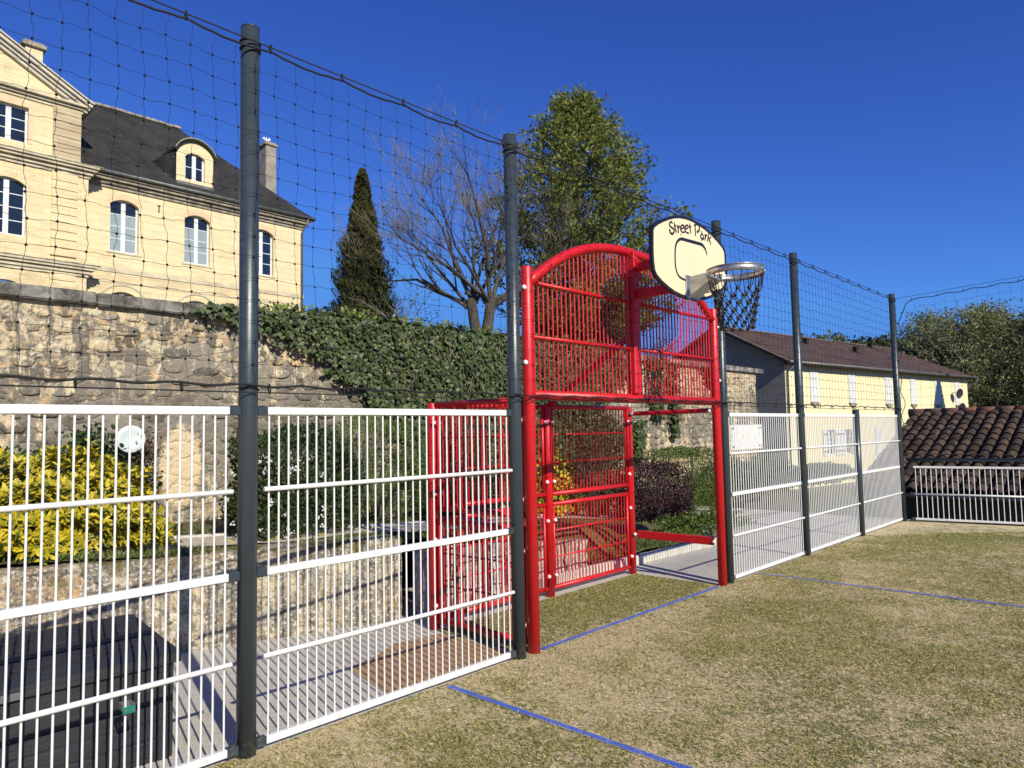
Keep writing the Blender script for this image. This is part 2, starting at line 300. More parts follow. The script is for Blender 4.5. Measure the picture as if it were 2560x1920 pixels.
# ------------------------------------------------------------------ mesh builder
def tag(o, label=None, cat=None, group=None, kind=None):
    if label: o['label'] = label
    if cat: o['category'] = cat
    if group: o['group'] = group
    if kind: o['kind'] = kind
    return o
def empty(name, loc=(0, 0, 0), rz=0):
    o = bpy.data.objects.new(name, None); COL.objects.link(o); o.location = loc; o.rotation_euler = (0, 0, rz); o.empty_display_size = .2; return o
class MB:
    def __init__(s): s.v = []; s.f = []; s.uv = None; s.smooth = []
    def add(s, vs, fs, smooth=False):
        b = len(s.v); s.v += [tuple(q) for q in vs]; s.f += [tuple(i+b for i in q) for q in fs]; s.smooth += [smooth]*len(fs); return s
    def box(s, c, d, rz=0, bev=0, rx=0, ry=0):
        hx, hy, hz = d[0]/2, d[1]/2, d[2]/2
        M = Matrix.Translation(c) @ Matrix.Rotation(rz, 4, 'Z') @ Matrix.Rotation(ry, 4, 'Y') @ Matrix.Rotation(rx, 4, 'X')
        if bev:
            b = min(bev, hx*.9, hy*.9, hz*.9); vs = []; 
            bm = bmesh.new(); bmesh.ops.create_cube(bm, size=1)
            for q in bm.verts: q.co = Vector((q.co.x*d[0], q.co.y*d[1], q.co.z*d[2]))
            bmesh.ops.bevel(bm, geom=list(bm.edges), offset=b, segments=1, affect='EDGES')
            bm.verts.index_update(); vs = [M @ q.co for q in bm.verts]; fs = [[q.index for q in f.verts] for f in bm.faces]; bm.free()
            return s.add(vs, fs)
        vs = [M @ Vector((x, y, z)) for x in (-hx, hx) for y in (-hy, hy) for z in (-hz, hz)]
        return s.add(vs, [(0, 1, 3, 2), (4, 6, 7, 5), (0, 4, 5, 1), (2, 3, 7, 6), (0, 2, 6, 4), (1, 5, 7, 3)])
    def bb(s, x0, x1, y0, y1, z0, z1, bev=0): return s.box(((x0+x1)/2, (y0+y1)/2, (z0+z1)/2), (abs(x1-x0), abs(y1-y0), abs(z1-z0)), bev=bev)
    def tube(s, path, r, n=8, caps=True, smooth=True):
        P = [Vector(p) for p in path]; rs = r if isinstance(r, (list, tuple)) else [r]*len(P)
        t = (P[1]-P[0]).normalized(); a = Vector((0, 0, 1)) if abs(t.z) < .9 else Vector((1, 0, 0))
        u = t.cross(a).normalized(); vs = []; 
        for i, p in enumerate(P):
            if i == 0: tt = (P[1]-P[0])
            elif i == len(P)-1: tt = (P[-1]-P[-2])
            else: tt = (P[i+1]-P[i-1])
            tt = tt.normalized(); u = (u-tt*u.dot(tt)).normalized(); w_ = tt.cross(u)
            for k in range(n):
                th = 2*math.pi*k/n; vs.append(p+(u*math.cos(th)+w_*math.sin(th))*rs[i])
        fs = []
        for i in range(len(P)-1):
            for k in range(n):
                a0 = i*n+k; a1 = i*n+(k+1) % n; fs.append((a0, a1, a1+n, a0+n))
        b = len(s.v); s.add(vs, fs, smooth)
        if caps:
            s.f.append(tuple(b+k for k in reversed(range(n)))); s.f.append(tuple(b+(len(P)-1)*n+k for k in range(n))); s.smooth += [False, False]
        return s
    def cyl(s, a, b, r, n=16): return s.tube([a, b], r, n)
    def sphere(s, c, r, n=10, m=6, sz=1):
        vs = [(c[0], c[1], c[2]+r*sz)]
        for j in range(1, m):
            ph = math.pi*j/m
            for i in range(n): th = 2*math.pi*i/n; vs.append((c[0]+r*math.sin(ph)*math.cos(th), c[1]+r*math.sin(ph)*math.sin(th), c[2]+r*sz*math.cos(ph)))
        vs.append((c[0], c[1], c[2]-r*sz)); fs = []
        for i in range(n): fs.append((0, 1+i, 1+(i+1) % n))
        for j in range(m-2):
            for i in range(n): a = 1+j*n+i; b = 1+j*n+(i+1) % n; fs.append((a, a+n, b+n, b))
        e = len(vs)-1; o = 1+(m-2)*n
        for i in range(n): fs.append((e, o+(i+1) % n, o+i))
        return s.add(vs, fs, True)
    def prism(s, pts, y0, y1):   # outline in x,z extruded along y
        n = len(pts); vs = [(p[0], y0, p[1]) for p in pts]+[(p[0], y1, p[1]) for p in pts]
        fs = [tuple(range(n)), tuple(reversed(range(n, 2*n)))]+[(i, (i+1) % n+0, (i+1) % n+n, i+n) for i in range(n)]
        return s.add(vs, fs)
    def build(s, name, m, parent=None, recalc=False):
        me = bpy.data.meshes.new(name); me.from_pydata(s.v, [], s.f); me.materials.append(m)
        me.polygons.foreach_set('use_smooth', s.smooth)
        if s.uv: 
            l = me.uv_layers.new(name='UVMap'); l.data.foreach_set('uv', [c for q in s.uv for c in q])
        if recalc:
            bm = bmesh.new(); bm.from_mesh(me); bmesh.ops.recalc_face_normals(bm, faces=bm.faces); bm.to_mesh(me); bm.free()
        me.update(); o = bpy.data.objects.new(name, me); COL.objects.link(o)
        if parent: o.parent = parent
        return o
def link_copy(o, parent=None, loc=None, dx=None):
    c = o.copy(); COL.objects.link(c)
    if parent is not None: c.parent = parent
    if loc is not None: c.location = loc
    for ch in o.children: link_copy(ch, c)
    return c
def roof_quads(polys):
    """list of 3D polygons (first edge = eave); returns an MB with UVs in metres"""
    b = MB(); b.uv = []
    for P in polys:
        P = [Vector(p) for p in P]; e = (P[1]-P[0]).normalized(); nrm = (P[1]-P[0]).cross(P[2]-P[0]).normalized(); w_ = nrm.cross(e)
        k = len(b.v); b.v += [tuple(p) for p in P]; b.f.append(tuple(range(k, k+len(P)))); b.smooth.append(False)
        b.uv += [((p-P[0]).dot(e), (p-P[0]).dot(w_)) for p in P]
    return b
def sheet(name, pts, z, m, zf=None):
    b = MB(); b.add([(x, y, z if zf is None else zf(x, y)) for x, y in pts], [tuple(range(len(pts)))]); return b.build(name, m)
def grid(name, x0, x1, y0, y1, nx, ny, zf, m, keep=None):
    b = MB(); vs = []; fs = []
    for j in range(ny+1):
        for i in range(nx+1):
            x = x0+(x1-x0)*i/nx; y = y0+(y1-y0)*j/ny; vs.append((x, y, zf(x, y)))
    for j in range(ny):
        for i in range(nx):
            a = j*(nx+1)+i
            if keep is None or keep(x0+(x1-x0)*(i+.5)/nx, y0+(y1-y0)*(j+.5)/ny): fs.append((a, a+1, a+nx+2, a+nx+1))
    b.add(vs, fs, True); return b.build(name, m)
def vnoise(x, y, s=1.0, seed=0):
    return (math.sin(x*s*1.7+seed)*math.cos(y*s*2.3+seed*1.7)+.5*math.sin(x*s*4.1+y*s*3.3+seed*2.1)+.25*math.sin(x*s*9.7-y*s*8.1+seed))/1.75

# leaves -------------------------------------------------------------
SH = {
 'lance': ([(0, 0, 0), (.17, .35, .03), (.13, .75, 0), (0, 1, -.08), (-.13, .75, 0), (-.17, .35, .03)], [(0, 1, 2, 3), (0, 3, 4, 5)]),
 'oval': ([(0, 0, 0), (.28, .38, .02), (.22, .75, 0), (0, 1, -.05), (-.22, .75, 0), (-.28, .38, .02)], [(0, 1, 2, 3), (0, 3, 4, 5)]),
 'thin': ([(0, 0, 0), (.12, .45, .03), (0, 1, -.04), (-.12, .45, .03)], [(0, 1, 2), (0, 2, 3)]),
 'ivy': ([(0, 0, 0), (.42, .08, -.03), (.55, .45, .02), (.26, .55, 0), (0, 1, -.05), (-.26, .55, 0), (-.55, .45, .02), (-.42, .08, -.03)], [(0, 1, 2, 3), (0, 3, 4, 5), (0, 5, 6, 7)]),
 'fibre': ([(-.09, 0, 0), (.09, 0, 0), (.05, .6, .10), (0, 1, .0)], [(0, 1, 2, 3)]),
 'quad': ([(-.3, 0, 0), (.3, 0, 0), (.22, .8, .05), (-.25, .9, -.05)], [(0, 1, 2, 3)]),
}
def leaves(name, P, D, N, size, shape, m, parent=None, kind=None):
    """P positions, D growing directions, N rough normals (n,3); size scalar or (n,)"""
    P = np.asarray(P, float); D = np.asarray(D, float); N = np.asarray(N, float); n = len(P)
    D /= np.linalg.norm(D, axis=1, keepdims=True)+1e-9
    N = N - D*(N*D).sum(1, keepdims=True); N /= np.linalg.norm(N, axis=1, keepdims=True)+1e-9
    X = np.cross(D, N); sz = np.broadcast_to(np.asarray(size, float), (n,))[:, None]
    vs, fs = SH[shape]; k = len(vs)
    V = np.empty((n, k, 3))
    for i, (a, b, c) in enumerate(vs): V[:, i] = P+sz*(X*a+D*b+N*c)
    me = bpy.data.meshes.new(name); me.vertices.add(n*k); me.vertices.foreach_set('co', V.reshape(-1))
    tot = sum(len(f) for f in fs); base = np.concatenate([np.array(f) for f in fs])
    li = (np.arange(n)[:, None]*k+base[None, :]).reshape(-1)
    me.loops.add(n*tot); me.loops.foreach_set('vertex_index', li.astype(np.int32))
    ls = np.cumsum([0]+[len(f) for f in fs[:-1]]); st = (np.arange(n)[:, None]*tot+ls[None, :]).reshape(-1)
    me.polygons.add(n*len(fs)); me.polygons.foreach_set('loop_start', st.astype(np.int32))
    me.polygons.foreach_set('loop_total', np.tile([len(f) for f in fs], n).astype(np.int32))
    me.materials.append(m); me.update(calc_edges=True); me.validate()
    o = bpy.data.objects.new(name, me); COL.objects.link(o)
    if parent: o.parent = parent
    if kind: o['kind'] = kind
    return o
def rnd_dir(n, up=0.0):
    v = RNG.normal(size=(n, 3)); v[:, 2] += up; return v/np.linalg.norm(v, axis=1, keepdims=True)
# ================================================================== SETTING
def lerp_tab(x, tab):
    if x <= tab[0][0]: return tab[0][1]
    for (a, va), (b, vb) in zip(tab, tab[1:]):
        if x <= b: return va+(vb-va)*(x-a)/(b-a)
    return tab[-1][1]
def bed_h(x): return lerp_tab(x, [(-8, .86), (1.3, .80), (2.9, .71), (4.1, .70), (6, .50), (8, .36), (9.4, .24), (11, .05), (13, -.03), (40, -.03)])
def bed_front(x): return lerp_tab(x, [(-8, 3.9), (-2, 3.5), (1.3, 2.46), (4.1, 1.60), (4.2, 1.64), (6, 1.50), (9.4, 1.40), (10.4, 2.0), (11.6, 2.8), (14, 3.6), (20, 4.4)])
def bed_z(x, y):
    yf = bed_front(x); t = y-yf; h = bed_h(x)
    if x > 5.5: h = h*ss(-.12, .75, t)+.09*(1-ss(0, .5, t))*(1 if x < 9.6 else 0)
    return h+.018*vnoise(x, y, 2.2, 3)*(1 if x < 10 else .3)
def atbed(px, py):
    z = .6; p = None
    for i in range(12): p = atz(px, py, z); z = bed_z(p.x, p.y)
    return p

gb = MB()
gb.add([(-220, -220, -.04), (14.35, -220, -.04), (14.35, 260, -.04), (-220, 260, -.04)], [(0, 1, 2, 3)])
gb.add([(14.35, -220, -.04), (14.45, -220, -1.6), (14.45, 260, -1.6), (14.35, 260, -.04)], [(0, 1, 2, 3)])
gb.add([(14.45, -220, -1.6), (600, -220, -1.6), (600, 260, -1.6), (14.45, 260, -1.6)], [(0, 1, 2, 3)])
tag(gb.build('ground', M_grassg), kind='structure')
g2 = sheet('gravel_path', [(-14, -.03), (14.1, -.03), (14.1, 5.2), (9.6, 5.2), (9.4, 2.2), (-14, 4.6)], -.008, M_gravel); g2['kind'] = 'structure'
t = MB()
t.add([(-14, -26, 0), (16.2, -12, 0), (13.75, .0, 0), (-14, .0, 0)], [(0, 1, 2, 3)])
t.add([(4.05, .0, 0), (7.14, .0, 0), (7.08, 1.07, 0), (4.03, 1.05, 0)], [(0, 1, 2, 3)])
tag(t.build('pitch', M_turf), kind='structure')
s = sheet('sand_patch', [(2.85, .12), (4.0, .10), (4.02, .95), (3.55, 1.02), (3.25, .86), (2.98, .80)], -.003, M_sand); s['kind'] = 'structure'
# sand-filled turf fibres standing out of the infill (only where the picture can resolve them)
def value_noise(x, y, sc_, seed):
    r_ = np.random.default_rng(seed); T = r_.random((64, 64)); u = x*sc_; v = y*sc_; i = np.floor(u).astype(int); j = np.floor(v).astype(int); fx = u-i; fy = v-j
    fx = fx*fx*(3-2*fx); fy = fy*fy*(3-2*fy); i %= 64; j %= 64; i2 = (i+1) % 64; j2 = (j+1) % 64
    return (T[i, j]*(1-fx)+T[i2, j]*fx)*(1-fy)+(T[i, j2]*(1-fx)+T[i2, j2]*fx)*fy
nf = 800000; u_ = RNG.random(nf)
fx_ = 1.0+13*RNG.random(nf)**1.25; fy_ = 1.05-6.0*RNG.random(nf)
ok = (fy_ < -.01) | ((fx_ > 4.08) & (fx_ < 7.06)); inview = ((fx_*F.x+(fy_+CD)*F.y) > 2.0); ok &= inview & (fx_ < 13.6)
# inside the horizontal field of the picture
lat = fx_*Rt.x+(fy_+CD)*Rt.y; dep = fx_*F.x+(fy_+CD)*F.y; ok &= (np.abs(lat) < dep*.80) & (dep < 11)
dn = .35*value_noise(fx_, fy_, .9, 1)+.35*value_noise(fx_, fy_, 3.1, 2)+.30*value_noise(fx_, fy_, 9.0, 3)
dn = dn+np.where(fy_ > 0, .22, 0)-np.clip(.12*(1-np.abs(fy_)*1.6), 0, 1)
def off_line(x, y): return (np.abs(x-3.21) > .034) & (np.abs(x-7.97) > .034) & ~((np.abs(y) < .034) & (x > 4.1) & (x < 7.1))
ok &= off_line(fx_, fy_)
ok &= RNG.random(nf) < np.clip((dn-.27)*2.3, .16, .85)
fx_, fy_ = fx_[ok], fy_[ok]; nf = len(fx_); dd_ = rnd_dir(nf)*np.array([1, 1, .1])+np.array([0, 0, .38])
leaves('turf_fibres', np.stack([fx_, fy_, np.full(nf, .001)], 1), dd_, rnd_dir(nf)+np.array([0, 0, 1.5]), RNG.uniform(.014, .030, nf), 'fibre',
       leaf_mat('turf_fibre', [(.11, .125, .012), (.21, .22, .03), (.34, .34, .07), (.15, .165, .02), (.60, .50, .24), (.26, .26, .045)], .6, .25), None, 'stuff')
ns = 300000; fx_ = 1.0+13*RNG.random(ns)**1.25; fy_ = 1.05-6.0*RNG.random(ns)
lat = fx_*Rt.x+(fy_+CD)*Rt.y; dep = fx_*F.x+(fy_+CD)*F.y; ok = ((fy_ < -.01) | ((fx_ > 4.08) & (fx_ < 7.06))) & (dep > 2) & (dep < 10) & (fx_ < 13.6) & (np.abs(lat) < dep*.8) & off_line(fx_, fy_)
fx_, fy_ = fx_[ok], fy_[ok]; ns = len(fx_)
leaves('straw_fibres', np.stack([fx_, fy_, np.full(ns, .001)], 1), rnd_dir(ns)*np.array([1, 1, .1])+np.array([0, 0, .25]), rnd_dir(ns)+np.array([0, 0, 1.5]), RNG.uniform(.012, .026, ns), 'fibre',
       leaf_mat('straw_fibre', [(.62, .48, .25), (.80, .64, .38), (.40, .30, .14), (.30, .27, .08), (.88, .74, .48)], .7, .2), None, 'stuff')
# blue lines, 4 mm above the turf
def line(x0, y0, x1, y1, wd=.062):
    d = Vector((x1-x0, y1-y0)).normalized(); nx, ny = -d.y*wd/2, d.x*wd/2; b = MB(); b.uv = [(0, 0), (1, 0), (1, 1), (0, 1)]
    b.add([(x0-nx, y0-ny, .006), (x1-nx, y1-ny, .006), (x1+nx, y1+ny, .006), (x0+nx, y0+ny, .006)], [(0, 1, 2, 3)])
    return tag(b.build('pitch_line', M_paint), kind='structure')
line(4.2, .0, 7.04, 0); line(3.2, -.06, 3.23, -5.0); line(7.96, -.02, 7.98, -5.0); line(3.205, -5.03, 8.0, -5.03)
# raised planting bed between the low wall and the big wall
b = MB(); vs = []; fs = []; NX, NY = 190, 34
for i in range(NX+1):
    x = -8+27*i/NX
    for j in range(NY+1):
        y = bed_front(x)+.03+(4.95-bed_front(x)-.03)*j/NY; vs.append((x, y, bed_z(x, y)))
for i in range(NX):
    for j in range(NY): a = i*(NY+1)+j; fs.append((a, a+NY+1, a+NY+2, a+1))
b.add(vs, fs, True)
kk = NT('bed_earth'); v_ = kk.map(); n1 = kk.noise(v_, 2.3, 6, .65); n2 = kk.noise(v_, 28, 5, .7)
c_ = kk.mix(kk.ramp(n1, [(.42, 0.), (.58, 1.)]), kk.mix(n2, (.055, .075, .018), (.13, .15, .04)), kk.mix(n2, (.10, .075, .04), (.26, .20, .12)))
kk.bump(kk.math('ADD', n1, kk.math('MULTIPLY', n2, .5)), .03); M_bed = kk.fin(c_, .95, .1)
tag(b.build('planting_bed', M_bed), kind='structure')
# beige path on the bed
cl = [(-4, 4.15), (0.5, 3.45), (2.5, 2.95), (3.6, 2.62), (4.8, 2.62), (6.2, 3.3), (8, 3.75), (10, 3.5), (12, 3.0), (13.8, 2.6)]
b = MB(); eb = MB(); L_, R_ = [], []
N_ = 60
for i in range(N_+1):
    u = i/N_*(len(cl)-1); k = min(int(u), len(cl)-2); f = u-k; x = cl[k][0]*(1-f)+cl[k+1][0]*f; y = cl[k][1]*(1-f)+cl[k+1][1]*f
    L_.append((x, y-.36, max(bed_z(x, y-.36), bed_z(x, y))+.012)); R_.append((x, y+.38, max(bed_z(x, y+.38), bed_z(x, y))+.012))
b.add(L_+R_, [(i, i+1, i+N_+2, i+N_+1) for i in range(N_)]); tag(b.build('garden_path', M_path), kind='structure')
eb.tube([(x, y+.02, z+.002) for x, y, z in R_], .022, 4); tag(eb.build('path_edging', M_curb), kind='structure')
# upper terrace ground behind the big wall
tag(grid('upper_terrace', -60, 18.3, 5.15, 70, 78, 40, lambda x, y: 3.12+1.45*ss(6.5, 14, y)*(1-ss(14, 18, x))-.1*ss(17, 18.3, x)+.04*vnoise(x, y, .6), M_grassg), kind='structure')
# far wooded hill
tag(grid('hill', 40, 260, 30, 190, 60, 40, lambda x, y: -1.7+15*ss(60, 125, math.hypot(x*.75, y*1.25))+1.5*vnoise(x, y, .03), M_grassg), kind='structure')

# ================================================================== WALLS
def rough_wall(name, L, H, T, m, nx, nz, amp, taper=None):
    """local x along, front at y=0, z up from 0; relief is real geometry"""
    b = MB(); top = (lambda x: H) if taper is None else taper
    vs = []; fs = []
    for i in range(nx+1):
        for j in range(nz+1):
            x = L*i/nx; z = top(x)*j/nz
            d = amp*(vnoise(x, z, 2.1, 1)+.6*vnoise(x*1.3, z*2.2, 4.3, 5)+.4*vnoise(x, z, 9.1, 2))
            vs.append((x, -d, z+(amp*.4*vnoise(x, z, 3.3, 8) if j == nz else 0)))
    for i in range(nx):
        for j in range(nz): a = i*(nz+1)+j; fs.append((a, a+nz+1, a+nz+2, a+1))
    b.add(vs, fs, True)
    tv = [];
    for i in range(nx+1):
        p = vs[i*(nz+1)+nz]; tv += [p, (p[0], T/2, p[2]+.01), (p[0], T, p[2])]
    b.add(tv, [(i*3+j, (i+1)*3+j, (i+1)*3+j+1, i*3+j+1) for i in range(nx) for j in range(2)], True)
    for i, x in ((0, 0), (nx, L)):
        col = [vs[i*(nz+1)+j] for j in range(nz+1)]; n0 = len(col)
        b.add(col+[(x, T, q[2]) for q in col], [(j, j+1, n0+j+1, n0+j) for j in range(n0-1)])
    b.add([(0, T, 0), (L, T, 0), (L, T, top(L)), (0, T, top(0))], [(0, 1, 2, 3)])
    return b.build(name, m)
def ivy_left0(z): return lerp_tab(-z, [(-3.12, 3.6), (-3.0, 4.2), (-2.72, 5.0), (-2.42, 5.5), (-2.10, 6.06), (-1.75, 6.35), (-1.2, 6.55), (-.4, 6.7)])+.2
bigwall = empty('retaining_wall', (-8, 4.76, -.3)); tag(bigwall, 'tall rubble stone retaining wall stained grey with a grey coping below the mansion', 'wall')
wb = rough_wall('wall', 26.5, 3.42, .45, M_bigwall, 520, 60, .016); wb.parent = bigwall
# the shader is written in metres from x=0 of the pitch: shift the mesh so object coords match
for v in wb.data.vertices: v.co.x -= 8; v.co.z -= .3
wb.location = (8, 0, .3)
fm = MB(); rr = random.Random(77); z = .45
while z < 3.08:
    rh_ = rr.uniform(.10, .21); x = -2.5
    while x < 17.8:
        wd_ = rr.uniform(.13, .36)*(1.2 if rh_ > .16 else 1); cx_ = x+wd_/2; hh_ = rh_*rr.uniform(.72, .98); wz = .03*vnoise(cx_, z, .9, 4)
        hide = (5.4 < cx_ < 11.4 and cx_ > ivy_left0(z)) or (2.98 < cx_ < 3.6 and z < 1.95) or rr.random() < .22 or z+rh_+wz > 3.10
        if not hide:
            n_ = 9; pr_ = rr.uniform(.001, .006); rot = rr.uniform(-.10, .10); out_ = []; inn = []
            for i in range(n_):
                a = 2*math.pi*(i+rr.uniform(-.25, .25))/n_; ca, sa = math.cos(a), math.sin(a); q_ = .86/max(abs(ca), abs(sa))**.62*rr.uniform(.86, 1.06)
                ex = ca*q_*wd_*.47; ez = sa*q_*hh_*.47; out_.append((cx_+ex*math.cos(rot)-ez*math.sin(rot), z+rh_/2+wz+ex*math.sin(rot)+ez*math.cos(rot)))
            fx0, fz0 = cx_, z+rh_/2+wz
            base_ = -.012
            vs = [(p[0], base_+.02, p[1]) for p in out_]+[(fx0+(p[0]-fx0)*.93, base_-pr_*.6, fz0+(p[1]-fz0)*.92) for p in out_]+[(fx0+(p[0]-fx0)*.70, base_-pr_-rr.uniform(0, .005), fz0+(p[1]-fz0)*.68) for p in out_]
            fm.add(vs, [(k_*n_+i, k_*n_+(i+1) % n_, (k_+1)*n_+(i+1) % n_, (k_+1)*n_+i) for k_ in (0, 1) for i in range(n_)]+[tuple(2*n_+i for i in range(n_))], True)
        x += wd_+rr.uniform(.0, .03)
    z += rh_
fo = fm.build('facing_stones', M_face, bigwall, recalc=True); fo.location = (8, 0, .3)
cp = MB(); x = -8.0; rr = random.Random(3)
while x < 18.5:
    l = rr.uniform(.65, 1.15); h = rr.uniform(.135, .155)
    cp.box((x+l/2, .20+rr.uniform(-.008, .008), 3.12+h/2), (l-.008, .56, h), bev=.018, rx=rr.uniform(-.012, .012)); x += l
rw_ = MB(); rw_.bb(18.05, 18.48, 5.22, 70, -1.6, 3.05); q_ = rw_.build('return_wall', M_bigwall, bigwall); q_.location = (8, -4.76, .3)
co = cp.build('coping', M_cope, bigwall); co.location = (8, 0, .3)
lw = Vector((1.3-4.1, 2.46-1.60)); Llw = 8.2; ang = math.atan2(1.60-2.46, 4.1-1.3)
ldir = Vector((math.cos(ang), math.sin(ang))); lst = Vector((4.08, 1.60))-ldir*Llw
low = empty('low_wall', (lst.x, lst.y, -.02), ang); tag(low, 'low mossy pitted stone wall behind the storage box holding up the planting bed', 'wall')
wl = rough_wall('wall', Llw, .74, .34, M_lowwall, 330, 26, .017, lambda x: .74+.10*(1-x/Llw)); wl.parent = low

# upright rough slabs behind the goal
rr = random.Random(5)
M_pink = gravel_mat('pinkish_stone', (.34, .27, .23), (.62, .53, .47), .02, 22)
slab = None
for i in range(11):
    x = 4.32+i*.235; hh = .64-.022*i
    b = MB(); n = 7; pts = []
    for j in range(n):
        z = hh*j/(n-1); wv = .095*(1-.25*abs(j/(n-1)-.4))+rr.uniform(-.018, .018); pts.append((z, wv))
    vs = []; dd = .05
    for z, wv in pts: vs += [(-wv, -dd+rr.uniform(-.012, .012), z), (wv, -dd+rr.uniform(-.012, .012), z), (wv*.9, dd, z), (-wv*.9, dd, z)]
    fs = [(j*4+k, j*4+(k+1) % 4, j*4+4+(k+1) % 4, j*4+4+k) for j in range(n-1) for k in range(4)]+[(0, 3, 2, 1), ((n-1)*4, (n-1)*4+1, (n-1)*4+2, (n-1)*4+3)]
    b.add(vs, fs); o = b.build('stone_slab', M_pink); o.location = (x, 1.56+rr.uniform(-.02, .02), -.02); o.rotation_euler = (rr.uniform(-.03, .03), rr.uniform(-.06, .06), rr.uniform(-.2, .2))
    tag(o, 'rough upright pinkish edging stone in the row behind the red goal', 'stone', 'upright edging stones behind the goal')
# concrete kerb units at the right
prev = None
for i in range(13):
    b = MB(); 
    if prev is None:
        b.box((0, 0, .05), (.296, .085, .12), bev=.012); prev = b.build('kerb_stone', M_curb); o = prev
    else: o = link_copy(prev)
    x = 5.95+i*.30; y = 1.60-.052*i*.30/.3*.8 if i < 12 else 1.1
    o.location = (x, 1.44-.008*i, 0); o.rotation_euler = (0, 0, -.04)
    tag(o, 'pale concrete kerb unit edging the planting bed behind the goal passage', 'kerb', 'kerb units along the planting bed')

# ================================================================== FENCE
M_gap = M_grey
def post_mesh(h, r):
    b = MB(); b.tube([(0, 0, 0), (0, 0, h-.006)], r, 28); b.tube([(0, 0, h-.006), (0, 0, h-.001), (0, 0, h)], [r+.001, r+.001, r*.93], 28); return b
fence = empty('ball_court_fence', (0, 0, 0)); tag(fence, 'fence of white bar panels between tall anthracite posts around the pitch', 'fence')
tall0 = post_mesh(4.0, .051).build('post', M_grey, fence); tall0['label'] = 'tall round anthracite post'
short0 = post_mesh(1.92, .049).build('post', M_grey, fence); short0['label'] = 'short anthracite post no taller than the panels'
PX = [-.33, 1.82, 3.945, 7.29, 9.43, 13.76]
def bracket(px, side, z, parent):
    b = MB(); b.box((side*.078, 0, z), (.062, .040, .050), bev=.004); b.box((side*.078, -.004, z+.026), (.03, .02, .006))
    b.cyl((side*.095, -.024, z), (side*.095, -.018, z), .006, 8)
    return b.build('rail_bracket', M_grey, parent)
tall0.location = (PX[0], 0, 0)
posts = {PX[0]: tall0}
for x in PX[1:]:
    c = tall0.copy(); COL.objects.link(c); c.parent = fence; c.location = (x, 0, 0); posts[x] = c
short0.location = (11.58, 0, 0); posts[11.58] = short0
SIDES = {-.33: (1,), 1.82: (-1, 1), 3.945: (-1,), 7.29: (1,), 9.43: (-1, 1), 11.58: (-1, 1), 13.76: (-1,)}
for x, sd in SIDES.items():
    for s_ in sd:
        for z in (1.827, .945, .045): bracket(x, s_, z, posts[x])
def white_panel(L=1.935):
    """bars as one infill, rails as sub-parts; local x from 0"""
    b = MB(); n = int(round((L-.03)/.06))
    for i in range(n+1): b.tube([(.015+(L-.03)*i/n, 0, .05), (.015+(L-.03)*i/n, 0, 1.82)], .0056, 8, caps=False)
    p = b.build('panel', M_white, fence)
    for z, h, nm in ((1.827, .042, 'top_rail'), (.945, .040, 'middle_rail'), (.045, .040, 'bottom_rail')):
        q = MB(); q.box((L/2, 0, z), (L, .032, h), bev=.003); q.build(nm, M_white, p)
    for z in (1.395, .495):
        q = MB(); q.tube([(-.022, -.017, z), (-.018, -.017, z), (L+.014, -.017, z), (L+.018, -.017, z)], [.011, .0135, .0135, .011], 14); q.build('round_rail', M_white, p)
    return p
pan = white_panel(); pan.location = (-.33+.108, 0, 0)
for x0, x1 in ((1.82, 3.945), (7.29, 9.43), (9.43, 11.58), (11.58, 13.76)):
    c = link_copy(pan, fence); c.location = (x0+.108, 0, 0); c.scale = ((x1-x0-.19)/1.935, 1, 1)
# lower side fence at the far end (slightly out of square)
side = empty('side_fence', (13.80, -.10, 0), math.atan2(-1, .19)); tag(side, 'low white bar fence with a dark handrail in front of the tiled roof', 'fence')
def low_panel(parent, L=2.0):
    b = MB(); n = 25
    for i in range(n+1): b.tube([(.03+(L-.06)*i/n, 0, .05), (.03+(L-.06)*i/n, 0, .93)], .0068, 8, caps=False)
    p = b.build('panel', M_white, parent)
    for z, h, nm in ((.935, .036, 'top_rail'), (.045, .036, 'bottom_rail')):
        q = MB(); q.box((L/2, 0, z), (L, .032, h), bev=.003); q.build(nm, M_white, p)
    q = MB(); q.tube([(-.01, -.017, .475), (L+.01, -.017, .475)], .0145, 12); q.build('round_rail', M_white, p)
    return p
lp = low_panel(side); lp.location = (.08, 0, 0)
sp0 = post_mesh(1.08, .045).build('post', M_grey, side); sp0.location = (2.16, 0, 0)
for k in (1, 2):
    c = link_copy(lp, side); c.location = (.08+2.16*k, 0, 0)
    c = sp0.copy(); COL.objects.link(c); c.parent = side; c.location = (2.16*(k+1), 0, 0)
q = MB(); q.tube([(-.02, 0, 1.065), (6.5, 0, 1.065)], .030, 14); q.build('handrail', M_grey, side)
for z in (.935, .045, .475):
    b = MB(); b.box((.05, 0, z), (.07, .035, .045), bev=.004); b.build('rail_bracket', M_grey, side)

